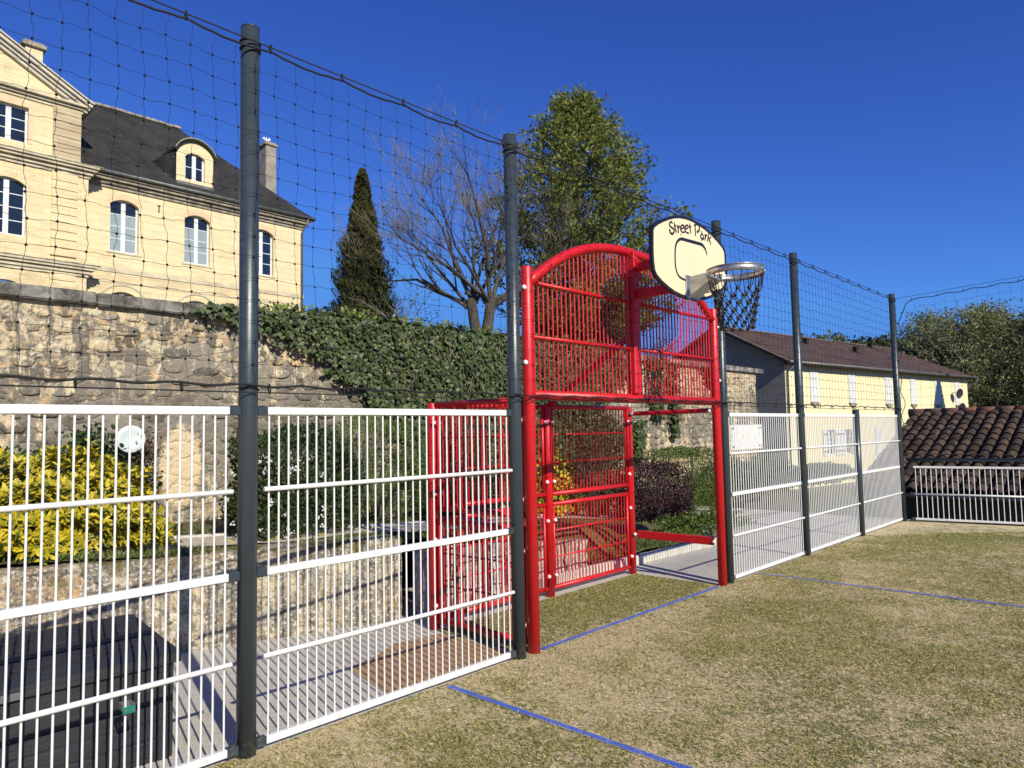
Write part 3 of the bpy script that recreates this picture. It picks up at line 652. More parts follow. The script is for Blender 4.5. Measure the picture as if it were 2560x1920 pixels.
# ------------------------------------------------------------------ nets
def net_lines(L, z0, z1, nx, nz, r, wob=.008, seed=0, topf=None):
    b = MB(); rr = random.Random(seed)
    ph = [[(rr.uniform(-1, 1), rr.uniform(-1, 1), rr.uniform(-1, 1)) for j in range(nz+1)] for i in range(nx+1)]
    def node(i, j):
        x = L*i/nx; zt = z1(x) if callable(z1) else z1; z = z0+(zt-z0)*j/nz
        a = ph[i][j]; e = 0 if j in (0, nz) else 1
        return Vector((x+a[0]*.006+.012*math.sin(j*.9+i*.23)*e, a[1]*.006, z+a[2]*.005*e))
    G = [[node(i, j) for j in range(nz+1)] for i in range(nx+1)]
    for i in range(nx+1):
        P = []
        for j in range(nz):
            a, c = G[i][j], G[i][j+1]; k = wob*(1 if (i+j) % 2 else -1)*rr.uniform(.3, 1)
            P += [a, a.lerp(c, .33)+Vector((k, 0, 0)), a.lerp(c, .7)+Vector((-k*.5, 0, 0))]
        P.append(G[i][nz]); b.tube(P, r, 3, caps=False, smooth=True)
    for j in range(1, nz):
        P = []
        for i in range(nx):
            a, c = G[i][j], G[i+1][j]; k = wob*(1 if (i+j) % 2 else -1)*rr.uniform(.3, 1)
            P += [a, a.lerp(c, .33)+Vector((0, 0, k*.8)), a.lerp(c, .7)+Vector((0, 0, -k*.6))]
        P.append(G[nx][j]); b.tube(P, r, 3, caps=False, smooth=True)
    for i in range(nx+1):
        for j in range(1, nz):
            g = G[i][j]; b.box(g, (.009, .008, .009), rz=.7, ry=.7)
    return b
netm = mat('net_cord', (.006, .006, .012), .8)
net = empty('ball_net', (-.45, -.066, 0)); tag(net, 'black square mesh net hung between wires above the white fence', 'net')
NL = 14.16; SAGN = 30
def topz(x):
    u = (x/NL*SAGN) % 1; return 3.870-.026*(1-abs(2*u-1)**1.6)*.8
net_lines(NL, 1.965, lambda x: topz(x)-.006, 118, 16, .0013, seed=1).build('netting', netm, net)
b = MB(); P = [(NL*i/360, .0, topz(NL*i/360)+.002*math.sin(i*2.1)) for i in range(361)]; b.tube(P, .0062, 6); b.build('head_rope', M_rope, net)
b = MB(); P = [(NL*i/360, .0, 1.962+.006*math.sin(i*.7)) for i in range(361)]; b.tube(P, .0072, 6); b.build('foot_rope', M_rope, net)
b = MB(); b.tube([(0, .0, 3.895), (NL, .0, 3.895)], .004, 6); b.build('wire', M_rope, net)
b = MB(); b.tube([(0, .0, 1.925), (NL, .0, 1.925)], .004, 6); b.build('wire', M_rope, net)
def clip_mb():
    b = MB(); b.tube([(0, .012*math.cos(a), .024*math.sin(a)) for a in [i*math.pi/6 for i in range(12)]+[0]], .0045, 5, caps=False); return b
clip0 = clip_mb().build('clip', M_rope, net)
first = True
for k in range(SAGN+1):
    for z in (3.885, 1.945):
        c = clip0 if first else clip0.copy()
        if not first: COL.objects.link(c); c.parent = net
        first = False; c.location = (min(NL, NL*k/SAGN), 0, z)
for x in PX[1:]+[]:    # cord lashings round the posts
    for z in (3.9, 3.86, 1.94):
        b = MB(); b.tube([(x+.45+.055*math.cos(a), .066+.055*math.sin(a), z+.012*math.sin(a*.5)) for a in [i*math.pi/10 for i in range(21)]], .004, 5, caps=False); b.build('lashing', M_rope, net)
snet = empty('side_net', (13.76, -.06, 0), math.atan2(-1, .19)); tag(snet, 'black mesh net with a slack hanging cord above the low side fence', 'net')
def stop(x):
    u = (x*2.6) % 1; return 3.86+.085*min(x, 3)-.03*(1-abs(2*u-1)**1.6)
nl = net_lines(6.4, 1.15, lambda x: stop(x), 42, 19, .0013, wob=.007, seed=4); 
nl.v = [(x, y, z-(.36*(1-x/.3) if (x < .3 and z > 3.2) else 0)) for x, y, z in nl.v]
nl.build('netting', netm, snet)
b = MB(); P = [(.02, 0, 3.45), (.16, 0, 3.80)]+[(x_, 0, stop(x_)) for x_ in [.25+i*.1 for i in range(62)]]; b.tube(P, .0075, 6); b.build('head_rope', M_rope, snet)
b = MB(); b.tube([(0, 0, 3.905), (3, 0, 4.16), (6.4, 0, 4.2)], .0035, 6); b.build('wire', M_rope, snet)
b = MB(); b.tube([(.02+.025*math.sin(i*.8)+.02*math.sin(i*.31), 0, 3.45-i*.055) for i in range(44)], .006, 5); b.build('side_rope', M_rope, snet)
b = MB(); b.tube([(0, 0, 1.17), (1.2, 0, 1.15), (6.4, 0, 1.16)], .007, 5); b.build('foot_rope', M_rope, snet)
for k in range(9):
    c = clip0.copy(); COL.objects.link(c); c.parent = snet; c.location = (.25+k*.3846, 0, stop(.25+k*.3846)+.015)

# ================================================================== GOAL
goal = empty('goal', (5.62, 0, 0)); tag(goal, 'red tubular steel goal with an arched bar grille and a barred recess behind', 'goal')
def G_(b, name, m=M_red, parent=goal, label=None):
    o = b.build(name, m, parent)
    if label: o['label'] = label
    return o
def off(p): return (p[0]-5.62, p[1], p[2])
def gpost(x, y, h, r, name):
    b = MB(); b.tube([off((x, y, -.02)), off((x, y, h-.006)), off((x, y, h))], [r, r, r*.93], 24); return G_(b, name)
for x in (4.11, 7.135): gpost(x, 0, 2.985, .047, 'goal_post')
for x, y in ((4.06, 1.11), (5.61, 1.12), (7.09, 1.12)): gpost(x, y, 1.95, .046, 'rear_post')
b = MB(); b.tube([off((4.14, 0, 1.968)), off((7.11, 0, 1.968))], .042, 20); G_(b, 'crossbar')
def arch_z(x): return 3.345-.47*(abs(x-5.62)/1.47)**2.5
b = MB(); b.tube([off((x, 0, arch_z(x))) for x in [4.135+2.97*i/48 for i in range(49)]], .041, 18); G_(b, 'arch')
b = MB(); x = 4.185
while x < 7.07:
    if abs(x-5.58) > .06: b.tube([off((x, 0, 2.0)), off((x, 0, arch_z(x)-.02))], .0078, 8, caps=False)
    x += .058
G_(b, 'arch_grille')
for z, xa in ((2.43, 4.15), (2.865, 4.22)):
    b = MB(); b.tube([off((xa, -.014, z)), off((5.52, -.014, z))], .0155, 12); G_(b, 'arch_rail')
    b = MB(); b.tube([off((5.64, -.014, z)), off((11.245-xa, -.014, z))], .0155, 12); G_(b, 'arch_rail')
b = MB(); b.box(off((5.58, 0, 2.66)), (.10, .10, 1.30), bev=.012); G_(b, 'column')
b = MB(); b.box(off((5.515, 0, 3.22)), (.012, .15, .24), bev=.003)
for zz in (3.15, 3.29): b.cyl(off((5.505, -.055, zz)), off((5.525, -.055, zz)), .010, 8)
G_(b, 'column_plate')
b = MB(); b.tube([off((5.61, 1.12, 1.93)), off((5.58, .04, 2.56))], .030, 12); G_(b, 'brace')
def red_panel(p0, p1, z0, z1, name):
    """grille between two posts; children are its tubes"""
    a = Vector((p0[0]-5.62, p0[1], 0)); c = Vector((p1[0]-5.62, p1[1], 0)); d = (c-a); L = d.length; d.normalize()
    s0, s1 = .075, L-.075
    P = lambda s_, z: a+d*s_+Vector((0, 0, z))
    b = MB(); n = int(round((s1-s0)/.058))
    for i in range(1, n): b.tube([P(s0+(s1-s0)*i/n, z0), P(s0+(s1-s0)*i/n, z1)], .0062, 7, caps=False)
    o = G_(b, name)
    for z in (z0, z1):
        q = MB(); q.tube([P(.05, z), P(L-.05, z)], .024, 14); G_(q, 'frame_tube', parent=o)
    for s_ in (s0, s1):
        q = MB(); q.tube([P(s_, z0), P(s_, z1)], .0165, 12); G_(q, 'stile', parent=o)
    for f in (.36, .68):
        q = MB(); q.tube([P(s0, z0+(z1-z0)*f), P(s1, z0+(z1-z0)*f)], .0085, 10); G_(q, 'cross_rail', parent=o)
    nrm = Vector((d.y, -d.x, 0))
    for s_ in (s0-.018, s1+.018):
        for z in (z0+.13, z1-.16):
            q = MB(); pt = P(s_, z)+nrm*.038; q.sphere(pt, .0185, 12, 8); G_(q, 'bolt_cap', M_cap, o)
            q = MB(); q.box(P(s_, z)+nrm*.015, (.045, .03, .045), rz=math.atan2(d.y, d.x)); G_(q, 'clamp', parent=o)
    return o
rp = [(4.06, 1.11), (5.61, 1.12), (7.09, 1.12)]
for a_, c_ in ((rp[0], rp[1]), (rp[1], rp[2])):
    red_panel(a_, c_, .075, .925, 'rear_panel'); red_panel(a_, c_, 1.03, 1.935, 'rear_panel')
red_panel(rp[0], (4.10, .0), .075, .925, 'side_panel'); red_panel(rp[0], (4.10, .0), 1.03, 1.935, 'side_panel')
# two bars closing the passage on the right
b = MB(); b.tube([off((7.10, 1.07, 1.865)), off((7.10, 1.0, 1.868)), off((7.125, .12, 1.875)), off((7.13, .05, 1.875))], [.020, .026, .026, .020], 12); G_(b, 'passage_bar')
b = MB(); a_, c_ = Vector(off((7.095, 1.06, .46))), Vector(off((7.13, .06, .46))); dd = c_-a_
b.box((a_+c_)/2, (dd.length-.05, .045, .085), rz=math.atan2(dd.y, dd.x), bev=.004); G_(b, 'passage_bar')
for z in (1.87, .46):
    for p in ((7.06, 1.05, z), (7.09, .06, z)):
        q = MB(); q.sphere(off(p), .019, 12, 8); G_(q, 'bolt_cap', M_cap)
for z in (2.81, 2.22):
    q = MB(); q.sphere(off((4.055, -.02, z)), .020, 12, 8); G_(q, 'bolt_cap', M_cap)
    q = MB(); q.sphere(off((7.195, -.02, z-.02)), .018, 12, 8); G_(q, 'bolt_cap', M_cap)

# ================================================================== BASKETBALL HOOP
BX, BY = 5.58, -.63
hoop = empty('basketball_hoop', (BX, 0, 2.6)); tag(hoop, 'cream basketball backboard with a steel ring and black chain net bolted to the red goal', 'basketball hoop')
def H_(b, name, m, parent=hoop): o = b.build(name, m, parent); return o
outl = [(-.628, 3.323), (-.636, 3.22), (-.639, 3.126), (-.636, 3.05), (-.622, 2.975), (-.585, 2.93), (-.503, 2.887), (-.397, 2.85), (-.301, 2.825), (-.189, 2.81), (-.072, 2.805), (.048, 2.808), (.125, 2.817), (.237, 2.840), (.352, 2.875), (.472, 2.925), (.565, 2.972), (.614, 3.01), (.638, 3.053), (.645, 3.15), (.648, 3.25), (.646, 3.323), (.632, 3.365), (.60, 3.395), (.512, 3.437), (.398, 3.478), (.27, 3.510), (.161, 3.529), (.039, 3.541), (-.072, 3.541), (-.185, 3.528), (-.272, 3.508), (-.357, 3.48), (-.456, 3.44), (-.539, 3.400), (-.60, 3.362)]
def inset(pts, k):
    c = Vector((0.005, 3.17)); out = []
    n = len(pts)
    for i in range(n):
        a = Vector(pts[i-1]); p = Vector(pts[i]); c_ = Vector(pts[(i+1) % n]); t_ = (c_-a).normalized(); nn = Vector((-t_.y, t_.x))
        if nn.dot(c-p) < 0: nn = -nn
        q = p+nn*k; out.append((q.x, q.y))
    return out
rel = lambda pts: [(x, z-2.6) for x, z in pts]
b = MB(); b.prism(rel(outl), BY, BY+.024); H_(b, 'backboard', M_cream)
bb_ = bpy.data.objects['backboard']
b = MB(); i1 = inset(outl, .026); n = len(outl); O = rel(outl); I = rel(i1)
b.add([(p[0]*1.002, BY-.003, p[1]) for p in O]+[(p[0], BY-.003, p[1]) for p in I]+[(p[0]*1.003, BY+.0245, p[1]) for p in O], [(i, (i+1) % n, n+(i+1) % n, n+i) for i in range(n)]+[(i, (i+1) % n, 2*n+(i+1) % n, 2*n+i) for i in range(n)])
H_(b, 'edge_trim', M_black, bb_)
def stroke(pts, wds, y=BY-.002):
    """flat inked stroke on the board"""
    P = [Vector(p) for p in pts]
    Q = []
    for i in range(len(P)-1):      # Catmull-Rom
        p0 = P[max(0, i-1)]; p1 = P[i]; p2 = P[i+1]; p3 = P[min(len(P)-1, i+2)]
        for k in range(4):
            t_ = k/4; Q.append(.5*((2*p1)+(p2-p0)*t_+(2*p0-5*p1+4*p2-p3)*t_*t_+(3*p1-p0-3*p2+p3)*t_**3))
    Q.append(P[-1]); n = len(Q); b = MB(); A = []; B = []
    for i, q in enumerate(Q):
        t_ = (Q[min(n-1, i+1)]-Q[max(0, i-1)]).normalized(); nn = Vector((-t_.y, t_.x)); f = i/(n-1)
        wd = np.interp(f, [k/(len(wds)-1) for k in range(len(wds))], wds)/2
        A.append((q.x+nn.x*wd, y, q.y+nn.y*wd-2.6)); B.append((q.x-nn.x*wd, y, q.y-nn.y*wd-2.6))
    b.add(A+B, [(i, i+1, n+i+1, n+i) for i in range(n-1)]); return b
TXT = [[(-.299, 3.431), (-.321, 3.443), (-.348, 3.421), (-.349, 3.404), (-.32, 3.395), (-.284, 3.387), (-.278, 3.366), (-.305, 3.341), (-.337, 3.342), (-.347, 3.36), (-.346, 3.375)], [(-.269, 3.449), (-.264, 3.411), (-.252, 3.383), (-.23, 3.365)], [(-.277, 3.42), (-.243, 3.422)], [(-.227, 3.437), (-.213, 3.406), (-.206, 3.367)], [(-.21, 3.401), (-.198, 3.423), (-.183, 3.437)], [(-.161, 3.411), (-.117, 3.43), (-.112, 3.451), (-.139, 3.449), (-.167, 3.425), (-.17, 3.409), (-.16, 3.394), (-.134, 3.387), (-.1, 3.397)], [(-.083, 3.426), (-.043, 3.443), (-.04, 3.463), (-.066, 3.462), (-.094, 3.437), (-.095, 3.421), (-.085, 3.403), (-.056, 3.397), (-.027, 3.401)], [(-.009, 3.492), (-.004, 3.442), (.008, 3.402)], [(-.023, 3.461), (.015, 3.465)], [(.089, 3.491), (.085, 3.444), (.089, 3.396)], [(.066, 3.484), (.1, 3.504), (.14, 3.509), (.162, 3.49), (.155, 3.463), (.115, 3.434)], [(.193, 3.462), (.212, 3.437), (.234, 3.415), (.226, 3.394), (.194, 3.396), (.177, 3.409), (.194, 3.431), (.212, 3.437)], [(.26, 3.449), (.266, 3.421), (.255, 3.385)], [(.266, 3.418), (.28, 3.437), (.298, 3.446)], [(.335, 3.476), (.319, 3.431), (.307, 3.384)], [(.375, 3.442), (.336, 3.416), (.35, 3.395), (.364, 3.366)]]
b = MB()
for k, T in enumerate(TXT):
    q = stroke(T, [.013, .020, .014] if k not in (0, 10) else [.017, .018, .024]); b.add(q.v, q.f)
for x, z in ((-.167, 3.364), (.197, 3.377)):
    b.add([(x+.008*math.cos(a), BY-.002, z-2.6+.008*math.sin(a)) for a in [i*math.pi/5 for i in range(10)]], [tuple(range(10))])
H_(b, 'lettering', M_black, bb_)
CURVE = [(.284, 3.257), (.269, 3.291), (.24, 3.319), (.194, 3.337), (.108, 3.336), (.008, 3.332), (-.09, 3.328), (-.157, 3.324), (-.2, 3.31), (-.235, 3.283), (-.261, 3.244), (-.273, 3.192), (-.277, 3.13), (-.276, 3.075), (-.26, 3.025), (-.22, 2.986), (-.149, 2.971), (-.055, 2.968)]
H_(stroke(CURVE, [.014, .030, .030, .027, .022, .020, .019, .019]), 'court_mark', M_black, bb_)
tc_ = bpy.data.curves.new('maker_name', 'FONT'); tc_.body = 'cammasport'; tc_.size = .082; tc_.space_character = .92
to = bpy.data.objects.new('maker_tmp', tc_); COL.objects.link(to); bpy.context.view_layer.update()
me = bpy.data.meshes.new_from_object(to.evaluated_get(bpy.context.evaluated_depsgraph_get())); bpy.data.objects.remove(to)
mo = bpy.data.objects.new('maker_name', me); COL.objects.link(mo); mo.parent = bb_; me.materials.clear(); me.materials.append(M_black)
mo.rotation_euler = (math.pi/2, -math.atan2(.095, .36), 0); mo.location = (.095, BY-.003, 2.858-2.6)
for z, in ((3.20,), (2.945,)):
    b = MB(); b.box((0, (BY+.024-.05)/2, z-2.6), (.055, abs(BY)-.07, .085), bev=.006); b.box((0, -.056, z-2.6), (.13, .012, .16), bev=.003); b.box((0, BY+.031, z-2.6), (.20, .012, .12), bev=.003); H_(b, 'arm', M_red)
# ring
RC = Vector((0, -1.035, 2.985-2.6)); RR = .232; rh = .058; rim = MB(); nseg = 64
for (ra, rb) in ((RR, RR-.004),):
    vs = []
    for i in range(nseg):
        a = 2*math.pi*i/nseg
        for r_, z in ((RR, -rh/2), (RR, rh/2), (RR-.004, rh/2), (RR-.004, -rh/2)): vs.append((RC.x+r_*math.cos(a), RC.y+r_*math.sin(a), RC.z+z))
    rim.add(vs, [(i*4+k, ((i+1) % nseg)*4+k, ((i+1) % nseg)*4+(k+1) % 4, i*4+(k+1) % 4) for i in range(nseg) for k in range(4)], True)
rim.tube([(RC.x+RR*math.cos(2*math.pi*i/nseg), RC.y+RR*math.sin(2*math.pi*i/nseg), RC.z+rh/2) for i in range(nseg+1)], .005, 6, caps=False)
ro = H_(rim, 'ring', M_galv)
for i in range(14):
    a = 2*math.pi*(i+.5)/14; b = MB(); b.cyl((RC.x+(RR-.012)*math.cos(a), RC.y+(RR-.012)*math.sin(a), RC.z-.004), (RC.x+(RR+.010)*math.cos(a), RC.y+(RR+.010)*math.sin(a), RC.z-.004), .0075, 8); H_(b, 'stud', M_galv, ro)
b = MB()   # bracket: two cheek plates and a sloping underside plate
yb = BY-.004; yf = RC.y+RR-.01
for s_ in (-1, 1):
    b.add([(s_*.085, yb, RC.z+.012), (s_*.085, yb, RC.z-.16), (s_*.085, yf-.06, RC.z-rh/2), (s_*.085, yf-.06, RC.z+.03), (s_*.079, yb, RC.z+.012), (s_*.079, yb, RC.z-.16), (s_*.079, yf-.06, RC.z-rh/2), (s_*.079, yf-.06, RC.z+.03)],
          [(0, 1, 2, 3), (7, 6, 5, 4), (0, 3, 7, 4), (1, 5, 6, 2), (2, 6, 7, 3), (0, 4, 5, 1)])
b.add([(-.08, yb, RC.z-.16), (.08, yb, RC.z-.16), (.08, yf-.06, RC.z-rh/2), (-.08, yf-.06, RC.z-rh/2), (-.08, yb, RC.z-.154), (.08, yb, RC.z-.154), (.08, yf-.06, RC.z-rh/2+.006), (-.08, yf-.06, RC.z-rh/2+.006)], [(0, 1, 2, 3), (7, 6, 5, 4), (0, 4, 5, 1), (1, 5, 6, 2), (2, 6, 7, 3), (3, 7, 4, 0)])
b.box((0, yb-.003, RC.z-.07), (.24, .006, .20), bev=.002); H_(b, 'ring_bracket', M_galv)
# cord net with rubber knots
def nr(t_): return RR*(.97-.42*t_**.6*(1-.12*math.sin(t_*3)))
b = MB(); kn = []; NC = 12; rows = 6
def np_(i, j):
    t_ = 0 if j < 0 else (.30+.70*j/(rows-1)); r_ = RR*.97 if j < 0 else nr(t_); z = RC.z-.03-(0 if j < 0 else .44*t_)
    a = 2*math.pi*(i+(.5 if j % 2 else 0))/NC; return Vector((RC.x+r_*math.cos(a), RC.y+r_*math.sin(a), z))
for i in range(NC):
    for j in range(rows): kn.append(np_(i, j))
for i in range(NC):
    for s_ in (-.32, .32):
        a = 2*math.pi*(i+s_)/NC; p = Vector((RC.x+RR*.985*math.cos(a), RC.y+RR*.985*math.sin(a), RC.z-.015)); q = np_(i, 0); m_ = p.lerp(q, .5)+Vector((0, 0, -.05))
        m_ = Vector((m_.x, m_.y, m_.z)); b.tube([p, p.lerp(m_, .6)+Vector((0, 0, .004)), m_, q], .0042, 6)
    for j in range(rows-1):
        for k in ((i, i+(-1 if j % 2 == 0 else 1)),):
            p = np_(i, j)
            for q in ((np_(i, j+1), np_(i-1, j+1)) if j % 2 == 0 else (np_(i, j+1), np_(i+1, j+1))): b.tube([p, (p+q)/2+Vector((0, 0, -.004)), q], .0042, 5)
no = H_(b, 'chain_net', M_rope)
b = MB(); b.sphere((0, 0, 0), .0185, 10, 7, .85); k0 = b.build('knot', mat('rubber_knot', (.016, .016, .018), .42, spec=.7), no); k0.location = kn[0]
for p in kn[1:]:
    c = k0.copy(); COL.objects.link(c); c.parent = no; c.location = p

# ================================================================== SMALL OBJECTS AT THE FENCE
# deck storage box
sbx = empty('storage_box', (.93, .64, -.01), R(-1)); tag(sbx, 'black plastic deck storage box standing behind the white fence', 'storage box')
b = MB(); b.box((0, 0, .26), (1.25, .66, .52), bev=.015)
for i in range(5): b.box((0, -.333, .08+i*.09), (1.10, .012, .078), bev=.004)
for x in (-.585, .585): b.box((x, -.334, .26), (.06, .018, .50), bev=.004); b.box((x, .0, .26), (.095, .665, .50), bev=.004)
for i in range(5): b.box((.631, 0, .08+i*.09), (.012, .54, .078), bev=.004)
b.build('body', M_plastic, sbx)
b = MB(); zf, zr = .575, .655
vs = [(-.66, -.36, .50), (.66, -.36, .50), (.66, .35, .50), (-.66, .35, .50), (-.66, -.36, zf-.02), (.66, -.36, zf-.02), (.66, .35, zf), (-.66, .35, zf), (-.63, -.31, zf+.01), (.63, -.31, zf+.01), (.61, .25, zr), (-.61, .25, zr), (-.61, .33, zr-.01), (.61, .33, zr-.01)]
b.add(vs, [(0, 1, 5, 4), (1, 2, 6, 5), (2, 3, 7, 6), (3, 0, 4, 7), (4, 5, 9, 8), (8, 9, 10, 11), (11, 10, 13, 12), (12, 13, 6, 7), (5, 6, 13, 10, 9), (4, 8, 11, 12, 7), (0, 3, 2, 1)])
for i in range(4):
    f = .15+.22*i; y = -.31+.56*f; z = zf+.01+(zr-zf-.01)*f; b.box((0, y, z+.002), (1.20, .008, .004))
b.build('lid', M_plastic, sbx)
b = MB(); b.box((-.10, -.366, .515), (.10, .012, .035), bev=.004); b.build('latch', mat('grey_plastic', (.12, .12, .125), .5), sbx)
# green fixing left on a bar
gbk = empty('green_fixing', (1.23, -.02, .41)); tag(gbk, 'small green two-screw bracket clamped on a white bar near the storage box', 'bracket')
b = MB(); b.box((0, -.008, 0), (.056, .010, .034), bev=.004); b.build('plate', mat('green_plastic', (.015, .17, .12), .4), gbk)
b = MB(); b.box((-.026, .028, .012), (.004, .06, .03)); b.box((.024, .028, .012), (.004, .06, .03)); b.box((0, .056, .012), (.052, .004, .03)); b.build('loop', M_galv, gbk)
for x in (-.017, .017): b = MB(); b.cyl((x, -.017, 0), (x, -.012, 0), .0055, 8); b.build('screw', M_galv, gbk)
# white plate fixed to the third panel
sg = empty('sign_plate', (7.90, .030, 1.57)); tag(sg, 'blank white rectangular plate fixed behind the bars just right of the goal', 'sign')
b = MB(); b.box((0, 0, 0), (.80, .006, .285), bev=.002); b.build('plate', M_white, sg)
for x in (-.36, .34):
    for z in (-.105, .105):
        b = MB(); b.box((x, -.012, z), (.05, .010, .014), bev=.002); b.cyl((x, -.024, z), (x, -.014, z), .007, 8); b.build('fixing', M_zinc, sg)
# round white plate on the big wall
p = aty(325, 1098, 4.50)
b = MB(); n = 32; R0 = .15
vs = [(0, -.03, 0)]+[(R0*f*math.cos(2*math.pi*i/n), -.03+yy, R0*f*math.sin(2*math.pi*i/n)) for f, yy in ((.6, .004), (.92, -.014), (1.0, .0)) for i in range(n)]
fs = [(0, 1+(i+1) % n, 1+i) for i in range(n)]+[(1+j*n+i, 1+j*n+(i+1) % n, 1+(j+1)*n+(i+1) % n, 1+(j+1)*n+i) for j in range(2) for i in range(n)]
vs += [(R0*.9*math.cos(2*math.pi*i/n), .0, R0*.9*math.sin(2*math.pi*i/n)) for i in range(n)]
fs += [(1+2*n+i, 1+2*n+(i+1) % n, 1+3*n+(i+1) % n, 1+3*n+i) for i in range(n)]+[tuple(1+3*n+i for i in range(n))]
b.add(vs, fs, True); o = b.build('round_plate', mat('glazed_white', (.55, .62, .60), .25, var=(.66, .70, .68), vscale=9)); o.location = p
tag(o, 'round pale plate hanging on the stone wall among the climbing leaves', 'plate')
# ================================================================== MANSION (local u along facade, y into the building)
man = empty('mansion', (8.6, 27.80, 0), R(1.2)); tag(man, 'cream limestone mansion with slate roof, pediment wing and arched windows above the wall', 'mansion')
def arch_pts(u0, u1, zs, zt, n=12):
    w_ = (u1-u0)/2; c = (u0+u1)/2; h = zt-zs
    if h < .02: return [(u0, zs), (u1, zs)]
    Rr = (w_*w_+h*h)/(2*h); zc = zt-Rr; a = math.asin(min(1, w_/Rr))
    return [(c+Rr*math.sin(-a+2*a*i/n), zc+Rr*math.cos(-a+2*a*i/n)) for i in range(n+1)]
def wall_open(name, m, parent, u0, u1, z0, z1, cols, y=0, dep=.24):
    """facade skin with true openings; cols = [(ua, ub, [(zsill, zspring, ztop)...])]"""
    b = MB()
    def q(a, c, e, f): b.add([(a, y, e), (c, y, e), (c, y, f), (a, y, f)], [(0, 1, 2, 3)])
    x = u0
    for ua, ub, ops in sorted(cols):
        if ua > x: q(x, ua, z0, z1)
        z = z0
        for sl, sp, tp in sorted(ops):
            q(ua, ub, z, sl); A = arch_pts(ua, ub, sp, tp)
            # reveals
            loop = [(ua, sl), (ub, sl)]+list(reversed(A)); n = len(loop)
            b.add([(p[0], y, p[1]) for p in loop]+[(p[0], y+dep, p[1]) for p in loop], [(i, (i+1) % n, (i+1) % n+n, i+n) for i in range(n)])
            zt = max(p[1] for p in A)
            for (xa, za), (xb, zb) in zip(A, A[1:]): 
                if abs(xa-xb) > 1e-6: b.add([(xa, y, za), (xb, y, zb), (xb, y, zt+.001), (xa, y, zt+.001)], [(0, 1, 2, 3)])
            z = zt+.001
        q(ua, ub, z, z1); x = ub
    if x < u1: q(x, u1, z0, z1)
    return b.build(name, m, parent)
def window(parent, ua, ub, sl, zt, y, rows, m_glass=M_glass, curtain=0, name='window'):
    """casement pair with wide centre stile, glazing bars; pane and curtain as sub-parts"""
    f = MB(); c = (ua+ub)/2; e = .07
    f.bb(ua-.02, ua+e, y, y+.06, sl, zt); f.bb(ub-e, ub+.02, y, y+.06, sl, zt); f.bb(ua+e, ub-e, y+.002, y+.058, sl, sl+e); f.bb(ua+e, ub-e, y+.002, y+.058, zt-e, zt)
    f.bb(c-.085, c+.085, y-.012, y+.05, sl+.02, zt-e)
    for i in range(1, rows): z = sl+e+(zt-sl-e*2)*i/rows; f.bb(ua+e, c-.085, y+.01, y+.05, z-.016, z+.016); f.bb(c+.085, ub-e, y+.01, y+.05, z-.016, z+.016)
    o = f.build(name, M_wood, parent); g = MB(); g.bb(ua, ub, y+.028, y+.034, sl, zt); g.build('pane', m_glass, o)
    if curtain:
        k = MB(); zc = sl+(zt-sl)*curtain; k.bb(ua+e, c-.085, y+.020, y+.026, sl+e, zc); k.bb(c+.085, ub-e, y+.020, y+.026, sl+e, zc); k.build('curtain', M_curtain, o)
    return o
W_ = [(.82, 1.94), (3.84, 4.98), (6.95, 8.09)]
wall_open('wing_wall', M_ash, man, -.0, 9.66, 2.5, 12.45, [(a, c, [(5.0, 7.5, 7.72), (9.35, 11.33, 11.56)]) for a, c in W_])
for i, (a, c) in enumerate(W_):
    window(man, a, c, 9.37, 11.56, .17, 4, M_glassb if i == 2 else M_glass, .74 if i < 2 else 0); window(man, a, c, 5.0, 7.72, .17, 4)
    s_ = MB(); A = arch_pts(a-.32, c+.32, 7.55, 8.04, 14); B = arch_pts(a-.26, c+.26, 7.50, 7.97, 14)
    s_.add([(p[0], -.03, p[1]) for p in A]+[(p[0], -.03, p[1]) for p in B]+[(p[0], 0, p[1]) for p in A], [(k, k+1, 15+k+1, 15+k) for k in range(14)]+[(k, k+1, 30+k+1, 30+k) for k in range(14)]); s_.build('arch_moulding', M_trim, man)
    t_ = MB(); A = arch_pts(a-.10, c+.10, 11.52, 11.82, 14); B = arch_pts(a, c, 11.34, 11.57, 14)
    t_.add([(p[0], -.012, p[1]) for p in A]+[(p[0], -.012, p[1]) for p in B], [(k, k+1, 15+k+1, 15+k) for k in range(14)]); t_.build('brick_lintel', mat('pale_brick', (.68, .45, .29), .9, var=(.72, .55, .33), vscale=4), man)
    d_ = MB(); d_.bb(a-.10, c+.10, -.03, .02, 9.27, 9.35, .01); d_.build('sill', M_trim, man)
b = MB(); b.bb(0, 9.66, 9.3, 9.5, 2.5, 12.4); b.bb(9.64, 9.66, .0, 9.4, 2.5, 12.45); b.build('rear_walls', M_ash, man)
b = MB(); b.bb(.0, 9.72, -.035, 0, 8.48, 8.66, .008); b.bb(0, 9.70, -.02, 0, 8.05, 8.12, .005); b.build('string_course', M_trim, man)
b = MB()
for dy, z0, z1 in ((.06, 11.95, 12.08), (.14, 12.08, 12.22), (.26, 12.22, 12.34), (.34, 12.34, 12.46)): b.bb(-.0, 9.66+dy, -dy, .02, z0, z1-.003, .01)
b.build('cornice', M_trimd, man)
b = MB(); b.tube([(.05, -.42, 12.50), (10.1, -.42, 12.50), (10.12, 9.7, 12.50)], .075, 10); b.build('gutter', M_zinc, man)
b = MB(); b.tube([(.12, -.42, 12.45), (.06, -.30, 12.15), (-.05, -.16, 11.95), (-.09, -.12, 11.8), (-.09, -.12, 2.6)], .052, 10)
for z in (5, 7.4, 9.6, 10.9): b.tube([(-.09, -.12, z), (-.09, -.12, z+.05)], .066, 10)
b.build('downpipe', M_zinc, man)
